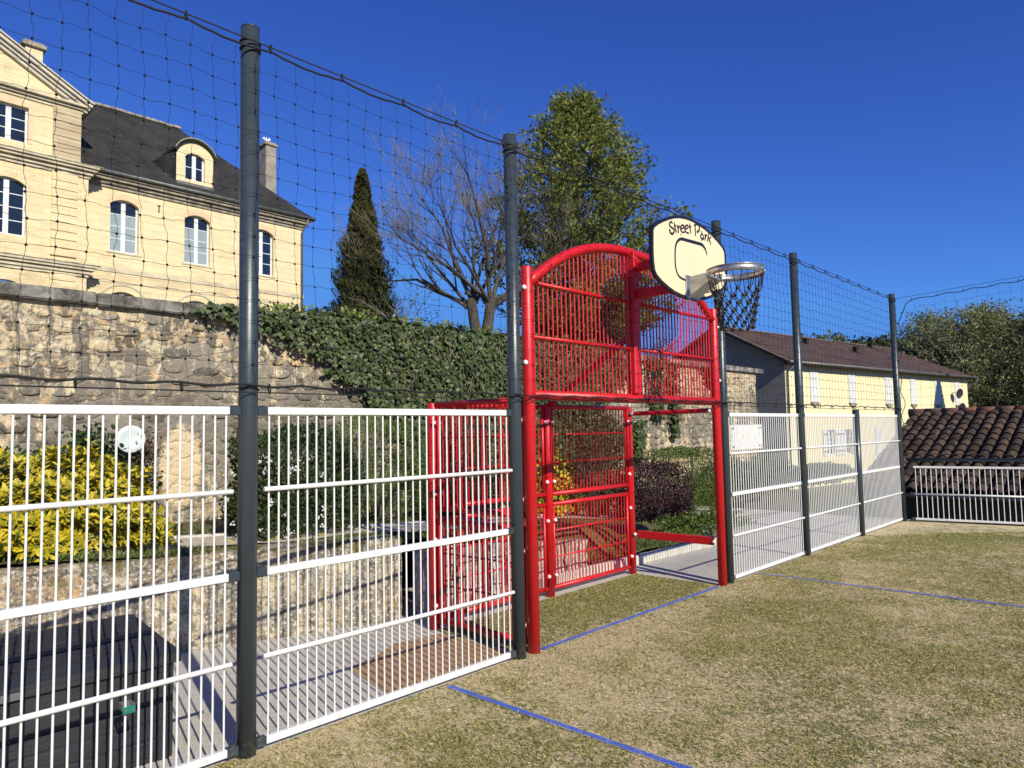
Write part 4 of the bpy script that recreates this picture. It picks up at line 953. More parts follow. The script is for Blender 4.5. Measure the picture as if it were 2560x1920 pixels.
b = MB(); b.tube([(9.75, -.42, 12.45), (9.66, -.30, 12.1), (9.58, -.10, 11.8), (9.58, -.10, 2.6)], .048, 10); b.build('downpipe', M_zinc, man)
# slate roof, hipped at the right end, slightly flared at the eave
zr, ue, ya, yb_, yr = 17.12, 5.2, -.47, 9.9, 4.2
rb = roof_quads([
 [(-9, ya, 12.52), (10.15, ya, 12.52), (9.72, ya+.42, 12.86), (-9, ya+.42, 12.86)],
 [(-9, ya+.42, 12.86), (9.72, ya+.42, 12.86), (ue, yr, zr), (-9, yr, zr)],
 [(10.15, ya, 12.52), (10.15, yb_, 12.52), (9.72, yb_-.42, 12.86), (9.72, ya+.42, 12.86)],
 [(9.72, ya+.42, 12.86), (9.72, yb_-.42, 12.86), (ue, yr, zr)],
 [(10.15, yb_, 12.52), (-9, yb_, 12.52), (-9, yr, zr), (ue, yr, zr)]])
rf = rb.build('roof', M_slate, man)
b = MB(); rr = random.Random(2)
for i in range(26): u = ue-.05-i*.36; b.box((u, yr, zr+.02+rr.uniform(-.01, .02)), (.35, .24, .13), bev=.03, ry=rr.uniform(-.06, .06))
b.build('ridge_tiles', M_trimd, rf)
b = MB(); b.bb(8.46, 9.02, 1.45, 2.55, 12.9, 16.45); b.build('chimney', mat('grey_chimney', (.21, .185, .15), .95, var=(.36, .32, .26), vscale=2.2, bump=.01, bscale=18), rf)
b = MB(); b.bb(8.38, 9.10, 1.37, 2.63, 16.45, 16.56, .02); b.bb(8.43, 9.05, 1.42, 2.58, 16.56, 16.64, .02); b.build('chimney_cap', M_trimd, rf)
b = MB(); b.bb(8.7, 8.76, 1.9, 1.96, 16.6, 16.95); b.tube([(8.55, 1.93, 16.98), (8.66, 1.93, 16.84), (8.73, 1.93, 17.02), (8.80, 1.93, 16.84), (8.91, 1.93, 16.98)], [.09, .03, .05, .03, .09], 8); b.build('chimney_cowl', M_wood, rf)
# dormer
D0, D1 = 3.46, 5.10
dm = wall_open('dormer', M_ash, man, D0, D1, 12.74, 14.36, [(3.84, 4.72, [(13.13, 14.18, 14.37)])], y=.03, dep=.2)
s_ = MB(); A = arch_pts(D0, D1, 14.36, 14.90, 16); s_.add([(p[0], .03, p[1]) for p in A]+[(D0, .03, 14.36), (D1, .03, 14.36)], [tuple(reversed(range(17)))]); s_.build('dormer_gable', M_ash, dm)
window(dm, 3.84, 4.72, 13.13, 14.37, .16, 2)
s_ = MB(); A = arch_pts(D0-.10, D1+.10, 14.36, 15.0, 18); B = arch_pts(D0-.02, D1+.02, 14.30, 14.90, 18); n = 19
s_.add([(p[0], -.10, p[1]) for p in A]+[(p[0], -.10, p[1]) for p in B]+[(p[0], 2.6, p[1]) for p in A]+[(p[0], .05, p[1]) for p in B], [(k, k+1, n+k+1, n+k) for k in range(18)]+[(2*n+k, 2*n+k+1, k+1, k) for k in range(18)]+[(n+k, n+k+1, 3*n+k+1, 3*n+k) for k in range(18)])
s_.build('dormer_roof', M_slate, dm)
s_ = MB(); A2 = arch_pts(D0-.10, D1+.10, 14.38, 15.02, 18); s_.tube([(p[0], -.10, p[1]) for p in A2], .035, 6); s_.build('dormer_edge', M_trimd, dm)
for u in (D1-.001,):
    s_ = MB(); s_.add([(u, .03, 12.74), (u, .03, 14.36), (u, 2.0, 14.36), (u, 2.0, 12.74)], [(0, 1, 2, 3)]); s_.build('dormer_cheek', M_slate, dm)
s_ = MB(); u = D0+.001; s_.add([(u, .03, 12.74), (u, .03, 14.36), (u, 2.0, 14.36), (u, 2.0, 12.74)], [(0, 1, 2, 3)])
s_.add([(D0, .03, 12.8), (D0, .03, 14.34), (D0-.78, 1.1, 13.82), (D0-.05, 1.1, 13.2)], [(0, 1, 2), (0, 2, 3)])
s_.build('dormer_cheek', M_slate, dm)
s_ = MB(); s_.bb(D0-.05, D1+.12, -.16, .06, 12.70, 12.78, .01); s_.bb(D0, D1+.02, -.06, .05, 12.78, 12.98, .02); s_.build('dormer_base', M_zinc, dm)
# wall tie
b = MB(); b.bb(2.72, 2.76, -.03, 0, 11.35, 11.62); b.bb(2.68, 2.80, -.03, 0, 11.62, 11.66); b.build('wall_tie', M_black, man)
# pavilion, 0.6 m forward
Y = -.6
wall_open('pavilion_wall', M_ash2, man, -10.6, -.16, 2.5, 12.0, [(u, u+1.2, [(5, 7.3, 7.55), (9.22, 11.12, 11.36)]) for u in (-3.42, -6.0, -8.6)], y=Y, dep=.25)
wall_open('attic_wall', M_ash2, man, -10.4, -.46, 12.45, 14.60, [(u, u+1.2, [(12.76, 14.13, 14.13)]) for u in (-3.42, -6.0, -8.6)], y=Y, dep=.25)
for u in (-3.42, -6.0, -8.6):
    window(man, u, u+1.2, 9.22, 11.36, Y+.15, 4); window(man, u, u+1.2, 12.76, 14.13, Y+.15, 3); window(man, u, u+1.2, 5, 7.5, Y+.15, 4)
    b = MB(); A = arch_pts(u-.14, u+1.34, 14.13, 14.42, 12); b.add([(p[0], Y-.015, p[1]) for p in A]+[(u-.14, Y-.015, 14.13), (u+1.34, Y-.015, 14.13)], [tuple(reversed(range(13)))])
    for q in (u-.14, u+1.2): b.bb(q, q+.14, Y-.015, Y, 12.76, 14.13)
    b.build('brick_surround', MATS['pale_brick'], man)
b = MB(); b.bb(-.17, -.16, Y, .05, 2.5, 12.0); b.bb(-.47, -.46, Y, 2, 12.4, 14.7); b.build('return_wall', M_ash2, man)
b = MB()
for i in range(29):
    z = 2.9+i*.323
    if z < 8: b.bb(-1.43, -.55, Y-.07, Y, z+.008, z+.305, .006)
b.build('quoin_pilaster', M_ash2, man); b = MB()
for i in range(10): z = 8.68+i*.325; b.bb(-1.43, -.55, Y-.07, Y, z+.010, z+.310, .006)
b.build('quoin_pilaster', M_ash2, man)
b = MB()
for i in range(7): z = 12.46+i*.30; b.bb(-1.43, -.47, Y-.06, Y, z+.010, z+.288, .006)
b.build('quoin_pilaster', ashlar_mat('limestone_mossy', (.62, .52, .33), (.48, .38, .24), .8), man)
for nm, z0, u1 in (('band_cornice', 7.98, -.16), ('mid_cornice', 11.92, -.16)):
    b = MB(); k = 1 if nm == 'mid_cornice' else .8
    for dy, a_, c_ in ((.06, 0, .12), (.14, .12, .26), (.26, .26, .36), (.34, .36, .44)): b.bb(-10.6-dy, u1+dy*.9, Y-dy*k, Y+.3, z0+a_, z0+c_-.003, .01)
    b.build(nm, M_trim, man)
    b = MB(); rr = random.Random(9); u = -10.7
    while u < u1+.2: l = rr.uniform(.2, .42); b.box((u+l/2, Y-.17*k, z0+.47+rr.uniform(0, .02)), (l, .36*k, .05), bev=.01, rx=.12); u += l
    b.build('cover_tiles', M_trimd, man)
# pediment
ap = (-5.5, 17.86); er = (-.10, 14.86)
b = MB(); b.add([(-10.6, Y+.02, 14.6), (-.46, Y+.02, 14.6), (ap[0], Y+.02, ap[1]-.2)], [(0, 1, 2)]); b.build('tympanum', M_ash2, man)
b = MB()
for dy, a_, c_ in ((.05, 14.46, 14.58), (.14, 14.58, 14.68), (.26, 14.68, 14.78)): b.bb(-10.5-dy, -.46+dy, Y-dy, Y+.1, a_, c_-.003, .01)
b.build('pediment_base', M_trim, man)
b = MB(); sl_ = math.atan2(ap[1]-er[1], ap[0]-er[0]); Lr = math.hypot(ap[1]-er[1], ap[0]-er[0]); cx, cz = (ap[0]+er[0])/2, (ap[1]+er[1])/2
ang_ = math.atan2(ap[1]-er[1], er[0]-ap[0])
for dy, o_, h_ in ((.12, -.36, .12), (.22, -.24, .11), (.34, -.13, .11), (.42, -.03, .06)):
    for sgn in (1, -1):
        cx_ = cx if sgn == 1 else 2*ap[0]-cx
        b.box((cx_-math.sin(ang_)*o_*(-1 if sgn == 1 else 1)*1.0, Y-dy/2+.1, cz+math.cos(ang_)*o_), (Lr, dy+.2, h_-.004), ry=sgn*ang_, bev=.006)
b.build('raking_cornice', mat('pale_trim', (.62, .57, .47), .85, var=(.45, .41, .33), vscale=2), man)
rb = roof_quads([[(-.06, Y-.36, 14.84), (-.06, 8, 14.84), (ap[0], 8, ap[1]), (ap[0], Y-.36, ap[1])], [(-10.94, 8, 14.84), (-10.94, Y-.36, 14.84), (ap[0], Y-.36, ap[1]), (ap[0], 8, ap[1])]]); rb.build('pavilion_roof', M_slate, man)
b = MB(); b.bb(-.46, -.1, Y-.02, 2.4, 14.66, 14.80, .02); b.build('eave_box', M_trimd, man)
b = MB(); b.bb(-2.05, -1.45, .9, 1.6, 15.4, 17.25); b.build('pavilion_chimney', M_ash2, man)
b = MB(); b.bb(-2.17, -1.33, .78, 1.72, 17.25, 17.42, .03); b.bb(-2.10, -1.40, .85, 1.65, 17.42, 17.50, .03); b.build('chimney_cap', M_trimd, man)

# ================================================================== LONG HOUSE ON THE RIGHT
hs_ = empty('long_house', (36.5, 11.42, 0), R(-7.8)); tag(hs_, 'long pale yellow rendered house with white shutters and brown tiled roof', 'house')
HL, HD, HE, HR = 24.7, 8.0, 5.0, 7.35
wins = [(4.02, 4.88), (5.92, 6.80), (13.9, 14.8), (17.8, 18.7)]
wall_open('front_wall', M_render_y, hs_, 0, HL, -1.8, HE, [(a, c, [(0.02, 1.42, 1.42)]) for a, c in wins], y=0, dep=.2)
for a, c in wins: window(hs_, a, c, .02, 1.42, .12, 4)
b = MB(); b.add([(0, 0, -1.8), (0, HD, -1.8), (0, HD, HE), (0, HD/2, HR-.08), (0, 0, HE)], [(0, 4, 3, 2, 1)]); b.build('gable_wall', M_render_shade, hs_)
b = MB(); b.bb(0, HL, HD-.02, HD, -1.8, HE); b.bb(HL-.02, HL, 0.01, HD, -1.8, HE); b.build('rear_walls', M_render_y, hs_)
def shutter(parent, u0, u1, z0, z1, n=1):
    b = MB(); b.bb(u0, u1, -.045, -.005, z0, z1, .004)
    k = 5
    for i in range(1, k): x = u0+(u1-u0)*i/k; b.bb(x-.006, x+.006, -.049, -.045, z0+.02, z1-.02)
    o = b.build('shutter', M_wood, parent)
    q = MB()
    for z in (z0+.22, z1-.28): q.bb(u0+.01, u1-.01, -.060, -.045, z, z+.05)
    q.build('hinge_strap', M_black if n == 2 else M_wood, o); return o
for u in (2.45, 6.70, 11.35, 14.95, 18.85, 22.3):
    shutter(hs_, u, u+.42, 2.96, 4.58); shutter(hs_, u+.425, u+.84, 2.96, 4.58)
    b = MB(); b.prism([(u-.06, 2.93), (u+.90, 2.93), (u+.72, 2.82), (u+.42, 2.66), (u+.12, 2.82)], -.10, 0); b.build('window_sill', M_trimd, hs_)
for a, c in wins: shutter(hs_, a-.50, a-.04, .0, 1.44, 2); shutter(hs_, c+.04, c+.50, .0, 1.44, 2)
shutter(hs_, 9.75, 10.16, -.15, 1.5); shutter(hs_, 10.17, 10.58, -.15, 1.5)
UR = 21.8
P_ = [(-.45, -.5, HE), (HL+.5, -.5, HE), (HL+.5, HD+.5, HE), (-.45, HD+.5, HE)]
rb = roof_quads([[P_[0], P_[1], (UR, HD/2, HR), (-.45, HD/2, HR)], [P_[1], P_[2], (UR, HD/2, HR)], [P_[2], P_[3], (-.45, HD/2, HR), (UR, HD/2, HR)]])
hr = rb.build('roof', M_brown, hs_)
b = MB(); b.add([(P_[0][0], P_[0][1], HE-.12), (P_[1][0], P_[1][1], HE-.12), (P_[1][0], 0, HE-.12), (P_[0][0], 0, HE-.12), P_[0], P_[1]], [(3, 2, 1, 0), (0, 1, 5, 4)]); b.build('soffit', M_bark, hr)
b = MB(); rr = random.Random(6)
b.box((-.42, 2.0-.25, (HE+HR)/2-.05), (.06, math.hypot(HD/2+.5, HR-HE), .16), rx=math.atan2(HR-HE, HD/2+.5)); b.box((-.42, HD-1.75, (HE+HR)/2-.05), (.06, math.hypot(HD/2+.5, HR-HE), .16), rx=-math.atan2(HR-HE, HD/2+.5)); b.build('verge_board', M_bark, hr)
b = MB()
for i in range(22):
    f = i/22; y = -.45+(HD/2+.45)*f; z = HE+(HR-HE)*(f)+.05; b.box((-.40, y, z), (.16, .21, .05), rx=.48, bev=.01)
for i in range(60): b.box((-.35+i*.37, HD/2, HR+.03), (.34, .20, .10), bev=.03, ry=rr.uniform(-.05, .05))
b.build('ridge_tiles', mat('tile_red', (.10, .06, .045), .9, var=(.22, .16, .13), vscale=5), hr)
for u, f in ((8.3, .93), (7.4, .74), (12.6, .62), (17.0, .50), (17.9, .93)):
    y = -.5+(HD/2+.5)*f; z = HE+(HR-HE)*f; b = MB(); b.box((u, y, z+.12), (.26, .26, .34), bev=.02); b.box((u, y, z+.31), (.36, .34, .06), bev=.02); b.build('roof_vent', M_brown, hr)
b = MB(); b.tube([(-.5, -.56, HE-.02), (HL+.5, -.56, HE-.02)], .075, 8); b.tube([(HL+.4, -.56, HE-.08), (HL+.4, -.5, HE-.35), (HL+.05, -.1, HE-.6), (HL+.02, -.06, HE-.8)], .045, 8); b.tube([(.25, -.5, HE-.1), (.1, -.1, HE-.5), (.1, -.08, -1.5)], .05, 8); b.build('gutter', M_zinc, hs_)
for k_, (u, z, r_) in enumerate(((21.8, 3.75, .36), (21.95, 2.6, .48))):
    b = MB(); n = 24
    vs = [(0, .12*r_, 0)]+[(r_*f*math.cos(2*math.pi*i/n), .12*r_-f*f*.22*r_, r_*f*math.sin(2*math.pi*i/n)) for f in (.5, 1) for i in range(n)]
    fs = [(0, 1+(i+1) % n, 1+i) for i in range(n)]+[(1+i, 1+(i+1) % n, 1+n+(i+1) % n, 1+n+i) for i in range(n)]
    b.add(vs, fs, True); b.tube([(0, .1*r_, -r_*.3), (0, -.5*r_, -r_*.2)], .015, 5); b.tube([(0, .1, 0), (0, .45, 0), (0, .5, -.3)], .025, 6)
    o = b.build('satellite_dish', mat('dark_grey_metal', (.030, .031, .034), .5)); p = Vector((u, -.45, z)); p.rotate(Matrix.Rotation(R(-7.8), 3, 'Z')); o.location = Vector((36.5, 11.42, 0))+p
    o.rotation_euler = (R(12), 0, R(-22)); tag(o, ('smaller upper' if k_ == 0 else 'larger lower')+' dark round satellite dish at the far end of the yellow house', 'satellite dish')

# ================================================================== CANAL-TILED ROOF BEHIND THE LOW FENCE
ta = math.atan2(math.cos(R(-11)), math.sin(R(-11)))   # ridge direction (az -11)
r_ = ray(2296, 1034); ty = CLOC.y+r_.y*(19.4-CLOC.x)/r_.x; tr = empty('tiled_outbuilding', (14.9, ty, 0), -math.pi/2); tag(tr, 'low outbuilding roofed with dark mossy canal tiles just beyond the low fence', 'outbuilding')
# local: +x runs toward the camera side along the eave, +y away (upslope) 
TL, TW, ZE, ZR = 11.0, 4.5, .40, 1.90
k = NT('canal_tile'); v = k.map(); n1 = k.noise(v, 6, 7, .72); n2 = k.noise(v, 30, 5, .7); gi = k.n.new('ShaderNodeNewGeometry')
base = k.ramp(gi.outputs['Random Per Island'], [(0, (.040, .027, .020)), (.5, (.078, .052, .038)), (1, (.125, .080, .056))])
c_ = k.mix(k.ramp(n1, [(.45, 0.), (.62, .9)]), base, (.018, .016, .014)); c_ = k.mix(k.ramp(k.math('ADD', n1, k.math('MULTIPLY', k.math('SUBTRACT', n2, .5), .6)), [(.60, 0.), (.66, .7)]), c_, (.33, .27, .23))
k.bump(k.math('ADD', n1, k.math('MULTIPLY', n2, .6)), .02); M_canal = k.fin(c_, .92, .15)
sp_, slope = .225, math.atan2(ZR-ZE, TW)
def half_tile(b, x, s0, s1, r0, r1, up=True, lift=0.0, tilt=0):
    """half-round tile from slope distance s0 to s1"""
    vs = []; n = 7
    for s_, r_ in ((s0, r0), (s1, r1)):
        for i in range(n+1):
            a = math.pi*i/n; xx = x+r_*math.cos(a)+tilt*(s_-s0); hh = (r_*math.sin(a)*.85 if up else -r_*math.sin(a)*.6)+lift+(.022 if (s_ == s0 and up) else 0)
            vs.append((xx, s_*math.cos(slope)-hh*math.sin(slope), ZE+s_*math.sin(slope)+hh*math.cos(slope)))
    fs = [(i, i+1, n+2+i, n+1+i) for i in range(n)]
    b.add(vs, fs, True)
    if up: b.add([vs[i] for i in range(n+1)]+[((vs[i][0]-x)*.84+x, vs[i][1]+.004, vs[i][2]-.014) for i in range(n+1)], [(i, i+1, n+2+i, n+1+i) for i in range(n)])
b = MB(); LS = TW/math.cos(slope); rr = random.Random(8); nc = int(TL/sp_); nrw = int(LS/.34)+1
for i in range(nc):
    for j in range(nrw):
        s0 = j*.34-.05+rr.uniform(-.015, .015); s1 = min(s0+.42, LS)
        if s0 < LS-.05: half_tile(b, i*sp_+rr.uniform(-.008, .008), s0, s1, .098, .078, True, .035, rr.uniform(-.02, .02))
        if s0 < LS-.05: half_tile(b, i*sp_+sp_/2, s0, s1, .085, .085, False, .05)
b.build('tiled_roof', M_canal, tr)
b = MB(); i = 0; x = -.2
while x < TL: b.tube([(x, TW, ZR+.04), (x+.40, TW, ZR+.055)], [.115, .095], 10); x += .36
b.build('ridge_tiles', mat('red_ridge', (.22, .085, .055), .9, var=(.07, .05, .04), vscale=4, bump=.01, bscale=30), tr)
b = MB(); b.add([(-.1, 0, ZE-.03), (TL, 0, ZE-.03), (TL, TW, ZR-.03), (-.1, TW, ZR-.03)], [(0, 1, 2, 3)]); b.add([(-.1, TW, ZR-.03), (TL, TW, ZR-.03), (TL, 2*TW, ZE-.03), (-.1, 2*TW, ZE-.03)], [(0, 1, 2, 3)]); b.build('roof_deck', M_bark, tr)
b = MB(); b.bb(0, TL, .30, 2*TW-.3, -1.7, ZE-.02); b.add([(0, .3, ZE-.02), (0, 2*TW-.3, ZE-.02), (0, TW, ZR-.06)], [(0, 1, 2)]); b.build('wall', mat('olive_wall', (.10, .088, .045), .9, var=(.15, .13, .075), vscale=2), tr)
b = MB(); b.tube([(-.1, -.08, ZE-.05), (TL, -.08, ZE-.05)], .05, 8); b.build('gutter', M_zinc, tr)
# ================================================================== VEGETATION
S_ = 2560/2212
LM = {
 'ivy': leaf_mat('ivy_leaf', [(.020, .036, .008), (.038, .060, .014), (.060, .088, .020), (.030, .050, .012), (.10, .125, .035), (.045, .070, .016), (.14, .15, .05)], .5, .15, .35),
 'ivyy': leaf_mat('young_ivy_leaf', [(.12, .17, .025), (.20, .26, .04), (.09, .13, .02)], .5, .3),
 'gold': leaf_mat('golden_leaf', [(.42, .33, .012), (.66, .50, .020), (.74, .60, .06), (.09, .13, .02), (.55, .44, .015), (.12, .16, .02), (.62, .50, .03)], .45, .25, .35),
 'goldg': leaf_mat('green_variegated_leaf', [(.05, .085, .018), (.11, .16, .03), (.30, .32, .10)], .45, .2),
 'dark': leaf_mat('dark_leaf', [(.022, .040, .012), (.040, .068, .018), (.060, .095, .028), (.030, .052, .014)], .5, .18),
 'bright': leaf_mat('bright_leaf', [(.055, .095, .012), (.10, .15, .02), (.15, .21, .035), (.08, .12, .02)], .5, .25),
 'box': leaf_mat('box_leaf', [(.05, .085, .010), (.085, .125, .016), (.12, .17, .03)], .5, .2),
 'purple': leaf_mat('purple_leaf', [(.028, .010, .014), (.05, .017, .022), (.085, .03, .034)], .5, .15),
 'brown': leaf_mat('brown_leaf', [(.10, .05, .025), (.16, .085, .04), (.07, .045, .02), (.06, .07, .02)], .7, .15),
 'cyp': leaf_mat('cypress_leaf', [(.032, .040, .012), (.060, .068, .020), (.095, .092, .032), (.042, .052, .015), (.10, .075, .035)], .8, .1, .2),
 'maple': leaf_mat('budding_leaf', [(.13, .18, .030), (.20, .25, .045), (.28, .31, .07), (.20, .15, .05), (.15, .21, .04), (.23, .27, .06)], .6, .4),
 'bud': leaf_mat('grey_green_bud', [(.22, .24, .08), (.30, .32, .12), (.18, .19, .07), (.36, .36, .17)], .7, .35),
 'fresh': leaf_mat('fresh_leaf', [(.06, .14, .03), (.10, .20, .05), (.05, .11, .03)], .5, .35),
 'wood': leaf_mat('woodland_leaf', [(.035, .055, .016), (.06, .085, .025), (.11, .13, .04), (.09, .085, .045), (.05, .075, .02)], .8, .15, .2),
 'grass': leaf_mat('grass_blade', [(.06, .10, .015), (.10, .15, .03), (.17, .20, .06), (.26, .23, .10)], .6, .3),
 'petal': leaf_mat('white_petal', [(.80, .80, .76), (.85, .85, .82)], .5, .3),
 'dandy': leaf_mat('yellow_petal', [(.80, .55, .02), (.85, .62, .03)], .5, .3),
}
def shrub(name, label, c, rad, n, size, lm, shape='oval', box=0.0, stems=14, whorl=1, fill=.55, cat='shrub', up=.4, lump=.16, sseed=0, layers=None, group=None):
    """leaves spread through the outer part of a lumpy body; c = base centre"""
    e = empty(name, c); tag(e, label, cat, group)
    d = rnd_dir(n); d[:, 2] = np.abs(d[:, 2])*1.15-.45; d /= np.linalg.norm(d, axis=1, keepdims=True)
    rr_ = np.ones(n)
    if box: m_ = np.max(np.abs(d), axis=1); rr_ = (1-box)+box/np.maximum(m_, .4)*.93
    lum = 1+lump*np.sin(d[:, 0]*5.1+sseed)*np.cos(d[:, 1]*4.3+sseed*2)+lump*.8*np.sin(d[:, 2]*7+d[:, 0]*6+sseed)+lump*.5*np.sin(d[:, 1]*13+d[:, 2]*11)
    rad_f = rr_*lum*(fill+(1-fill)*RNG.random(n)**.45)
    P = d*rad_f[:, None]*np.array(rad)+np.array([0, 0, rad[2]*.52+.0]); P[:, 2] = np.maximum(P[:, 2], .02)
    N = d+rnd_dir(n)*.55; D = d*.5+rnd_dir(n)*.7+np.array([0, 0, up])
    if whorl > 1:
        P = np.repeat(P, whorl, 0); N0 = np.repeat(d+np.array([0, -.2, .5]), whorl, 0); k = len(P)
        A = rnd_dir(k); A -= N0*((A*N0).sum(1)/(N0*N0).sum(1))[:, None]; A /= np.linalg.norm(A, axis=1, keepdims=True)
        D = A+N0*.55; N = N0-A*.3
    sz = size*RNG.uniform(.65, 1.25, len(P))
    leaves('foliage', P, D, N, sz, shape, LM[lm], e)
    if stems:
        b = MB(); rr = random.Random(sseed)
        for i in range(stems):
            a = rr.uniform(0, 6.28); q = rr.uniform(.2, .8); tip = Vector((math.cos(a)*rad[0]*q, math.sin(a)*rad[1]*q, rad[2]*rr.uniform(.6, 1.2)))
            b.tube([(tip.x*.12, tip.y*.12, -.05), (tip.x*.45, tip.y*.45, tip.z*.45), tip], [.014, .009, .004], 5)
        b.build('stems', M_bark, e)
    return e
def px_shrub(name, label, xl, xr, yt, yb, y, depth, n, size, lm, **kw):
    a = aty(xl, (yt+yb)/2, y); c = aty(xr, (yt+yb)/2, y); cx = (a.x+c.x)/2; wr = (c.x-a.x)/2
    # width measured across the view, not along x: shrink for the depth of the body
    zt = aty((xl+xr)/2, yt, y).z; zb = kw.pop('zb', None); zb = bed_z(cx, y)-.02 if zb is None else zb
    kw.setdefault('sseed', int(xl))
    return shrub(name, label, (cx, y, zb), (wr*kw.pop('kx', .80), depth, (zt-zb)/1.45), n, size, lm, **kw)
# ivy sheet on the big wall
IV = [(3.3, 3.10), (3.9, 3.02), (4.5, 2.93), (5.0, 2.72), (5.5, 2.42), (6.06, 2.10), (6.35, 1.75), (6.55, 1.2), (6.7, .5)]
def ivy_left(z): return lerp_tab(-z, [(-3.6, 3.9), (-3.12, 3.6), (-3.0, 4.0), (-2.93, 4.5), (-2.72, 5.0), (-2.42, 5.5), (-2.10, 6.06), (-1.75, 6.35), (-1.2, 6.55), (-.4, 6.7)])
P, D, N, SZ = [], [], [], []
rr = random.Random(12)
for i in range(36000):
    z = rr.uniform(.55, 3.30); xr_ = 11.9+.35*math.sin(z*5)+(.5 if z > 2.6 else 0)
    x = rr.uniform(3.3, xr_+.2); xl = ivy_left(z)+.14*math.sin(z*17)+.07*math.sin(z*41)+rr.uniform(-.10, .05)
    if x < xl: continue
    if x < 5.0 and z < 3.12 and rr.random() < .45: continue
    if x > xr_-.9 and rr.random() < (x-xr_+.9)/1.0: continue
    th = rr.uniform(0, .15)*(1+.5*vnoise(x, z, 2.5, 3))
    P.append((x, 4.70-th, z)); D.append((rr.uniform(-.7, .7), rr.uniform(-.5, 0), -1)); N.append((rr.uniform(-.5, .4), -1, rr.uniform(-.1, .9))); SZ.append(rr.uniform(.038, .078)*(1.25 if rr.random() < .1 else 1))
# trailing patches further right
for cx_, z1_, z0_, w_ in ((13.4, 3.25, 1.9, .45), (14.1, 3.2, 1.5, .30), (15.9, 3.2, 2.75, .4), (12.6, 1.9, 1.0, .3)):
    for i in range(420):
        z = rr.uniform(z0_, z1_); x = cx_+rr.gauss(0, w_*.5)*(.4+.6*(z-z0_)/(z1_-z0_))
        P.append((x, 4.70-rr.uniform(0, .12), z)); D.append((rr.uniform(-.7, .7), -.3, -1)); N.append((rr.uniform(-.5, .4), -1, rr.uniform(-.1, .9))); SZ.append(rr.uniform(.05, .10))
for i in range(5200):      # over the coping
    x = rr.uniform(4.1, 12.3); 
    if x < 4.6 and rr.random() < .6: continue
    P.append((x, rr.uniform(4.62, 5.15), 3.24+rr.uniform(0, .12)+.05*vnoise(x, 0, 3))); D.append((rr.uniform(-1, 1), rr.uniform(-1, .3), rr.uniform(-.3, .5))); N.append((rr.uniform(-.5, .5), -.5, 1)); SZ.append(rr.uniform(.04, .08))
ivy = empty('ivy', (8, 4.7, 1.5)); tag(ivy, 'thick dark green ivy hanging over the stone retaining wall', 'ivy')
leaves('foliage', np.array(P)-np.array([8, 4.7, 1.5]), D, N, SZ, 'ivy', LM['ivy'], ivy)
P, D, N = [], [], []
for i in range(900):
    x = rr.uniform(4.2, 12.4); P.append((x-8, rr.uniform(-.05, .5), 1.76+rr.uniform(0, .16)+.06*vnoise(x, 0, 4))); D.append((rr.uniform(-.6, .6), rr.uniform(-.6, .3), 1)); N.append((rr.uniform(-.5, .5), -1, .3))
leaves('new_growth', P, D, N, RNG.uniform(.04, .085, len(P)), 'oval', LM['ivyy'], ivy)
for i in range(30):
    x = rr.uniform(5.6, 12) ; z = 3.15; pts = []
    for k in range(9): pts.append((x-8, -.10-rr.uniform(0, .05), z-1.5)); x += rr.uniform(-.16, .13); z -= rr.uniform(.06, .26)
    pts = [p for p in pts if p[0]+8 > ivy_left(p[2]+1.5)+.1]
    if len(pts) > 3: b = MB(); b.tube(pts, .005, 4); b.build('vine_stem', M_twig, ivy)


px_shrub('golden_shrub', 'golden yellow variegated evergreen shrub spilling over the low wall at the left', -190, 395, 1150, 1420, 2.95, .50, 3300, .062, 'gold', shape='lance', whorl=6, fill=.48, up=.5, lump=.24, kx=.93, stems=40)
px_shrub('green_variegated_shrub', 'greener variegated shrub behind the golden one at the frame edge', -260, 120, 1128, 1400, 3.25, .40, 700, .075, 'goldg', whorl=6, fill=.7, kx=.9)
fl = px_shrub('flowering_shrub', 'dense dark green shrub with small white flowers growing by the path', 548, 905, 1078, 1380, 2.85, .55, 15000, .042, 'dark', fill=.62, box=.45, lump=.10, kx=.83)
d_ = rnd_dir(150); P = d_*np.array([.72, .60, .50])+np.array([-.15, -.02, .42]); P = P[(d_[:, 1] < .1) & (d_[:, 0] < .35)][:46]
P0_ = P+0
for c_ in P0_:
    Q = c_+RNG.normal(size=(7, 3))*.010; leaves('flower', Q, rnd_dir(7), rnd_dir(7)+np.array([0, -1.5, .5]), .026, 'oval', LM['petal'], fl)
px_shrub('clipped_green_shrub', 'clipped bright green shrub between the flowering shrub and the ivy', 770, 1075, 1045, 1290, 4.05, .5, 12000, .05, 'bright', shape='thin', fill=.68, box=.6, lump=.07, kx=.88)
px_shrub('dark_evergreen_shrub', 'very dark evergreen shrub behind the left red goal post', 1085, 1215, 1100, 1330, 4.15, .45, 5000, .06, 'dark', fill=.6, kx=.9)
px_shrub('golden_young_shrub', 'small golden leaved shrub seen through the red goal panels', 1325, 1440, 1140, 1290, 3.9, .3, 500, .06, 'gold', whorl=5, fill=.7)
px_shrub('twiggy_shrub', 'half bare brownish twiggy shrub behind the red rear panel', 1415, 1545, 1075, 1330, 3.5, .45, 3200, .04, 'brown', fill=.4, stems=90, lump=.2)
px_shrub('leafy_wall_shrub', 'olive green shrub against the pale stone wall behind the red rear panel', 1420, 1580, 1060, 1200, 4.35, .3, 3600, .05, 'dark', fill=.5, stems=20)
px_shrub('purple_shrub', 'dark purple leaved shrub seen through the goal passage', 1560, 1705, 1158, 1345, 2.75, .55, 11000, .034, 'purple', fill=.62, box=.5, lump=.09, stems=40, kx=.85)
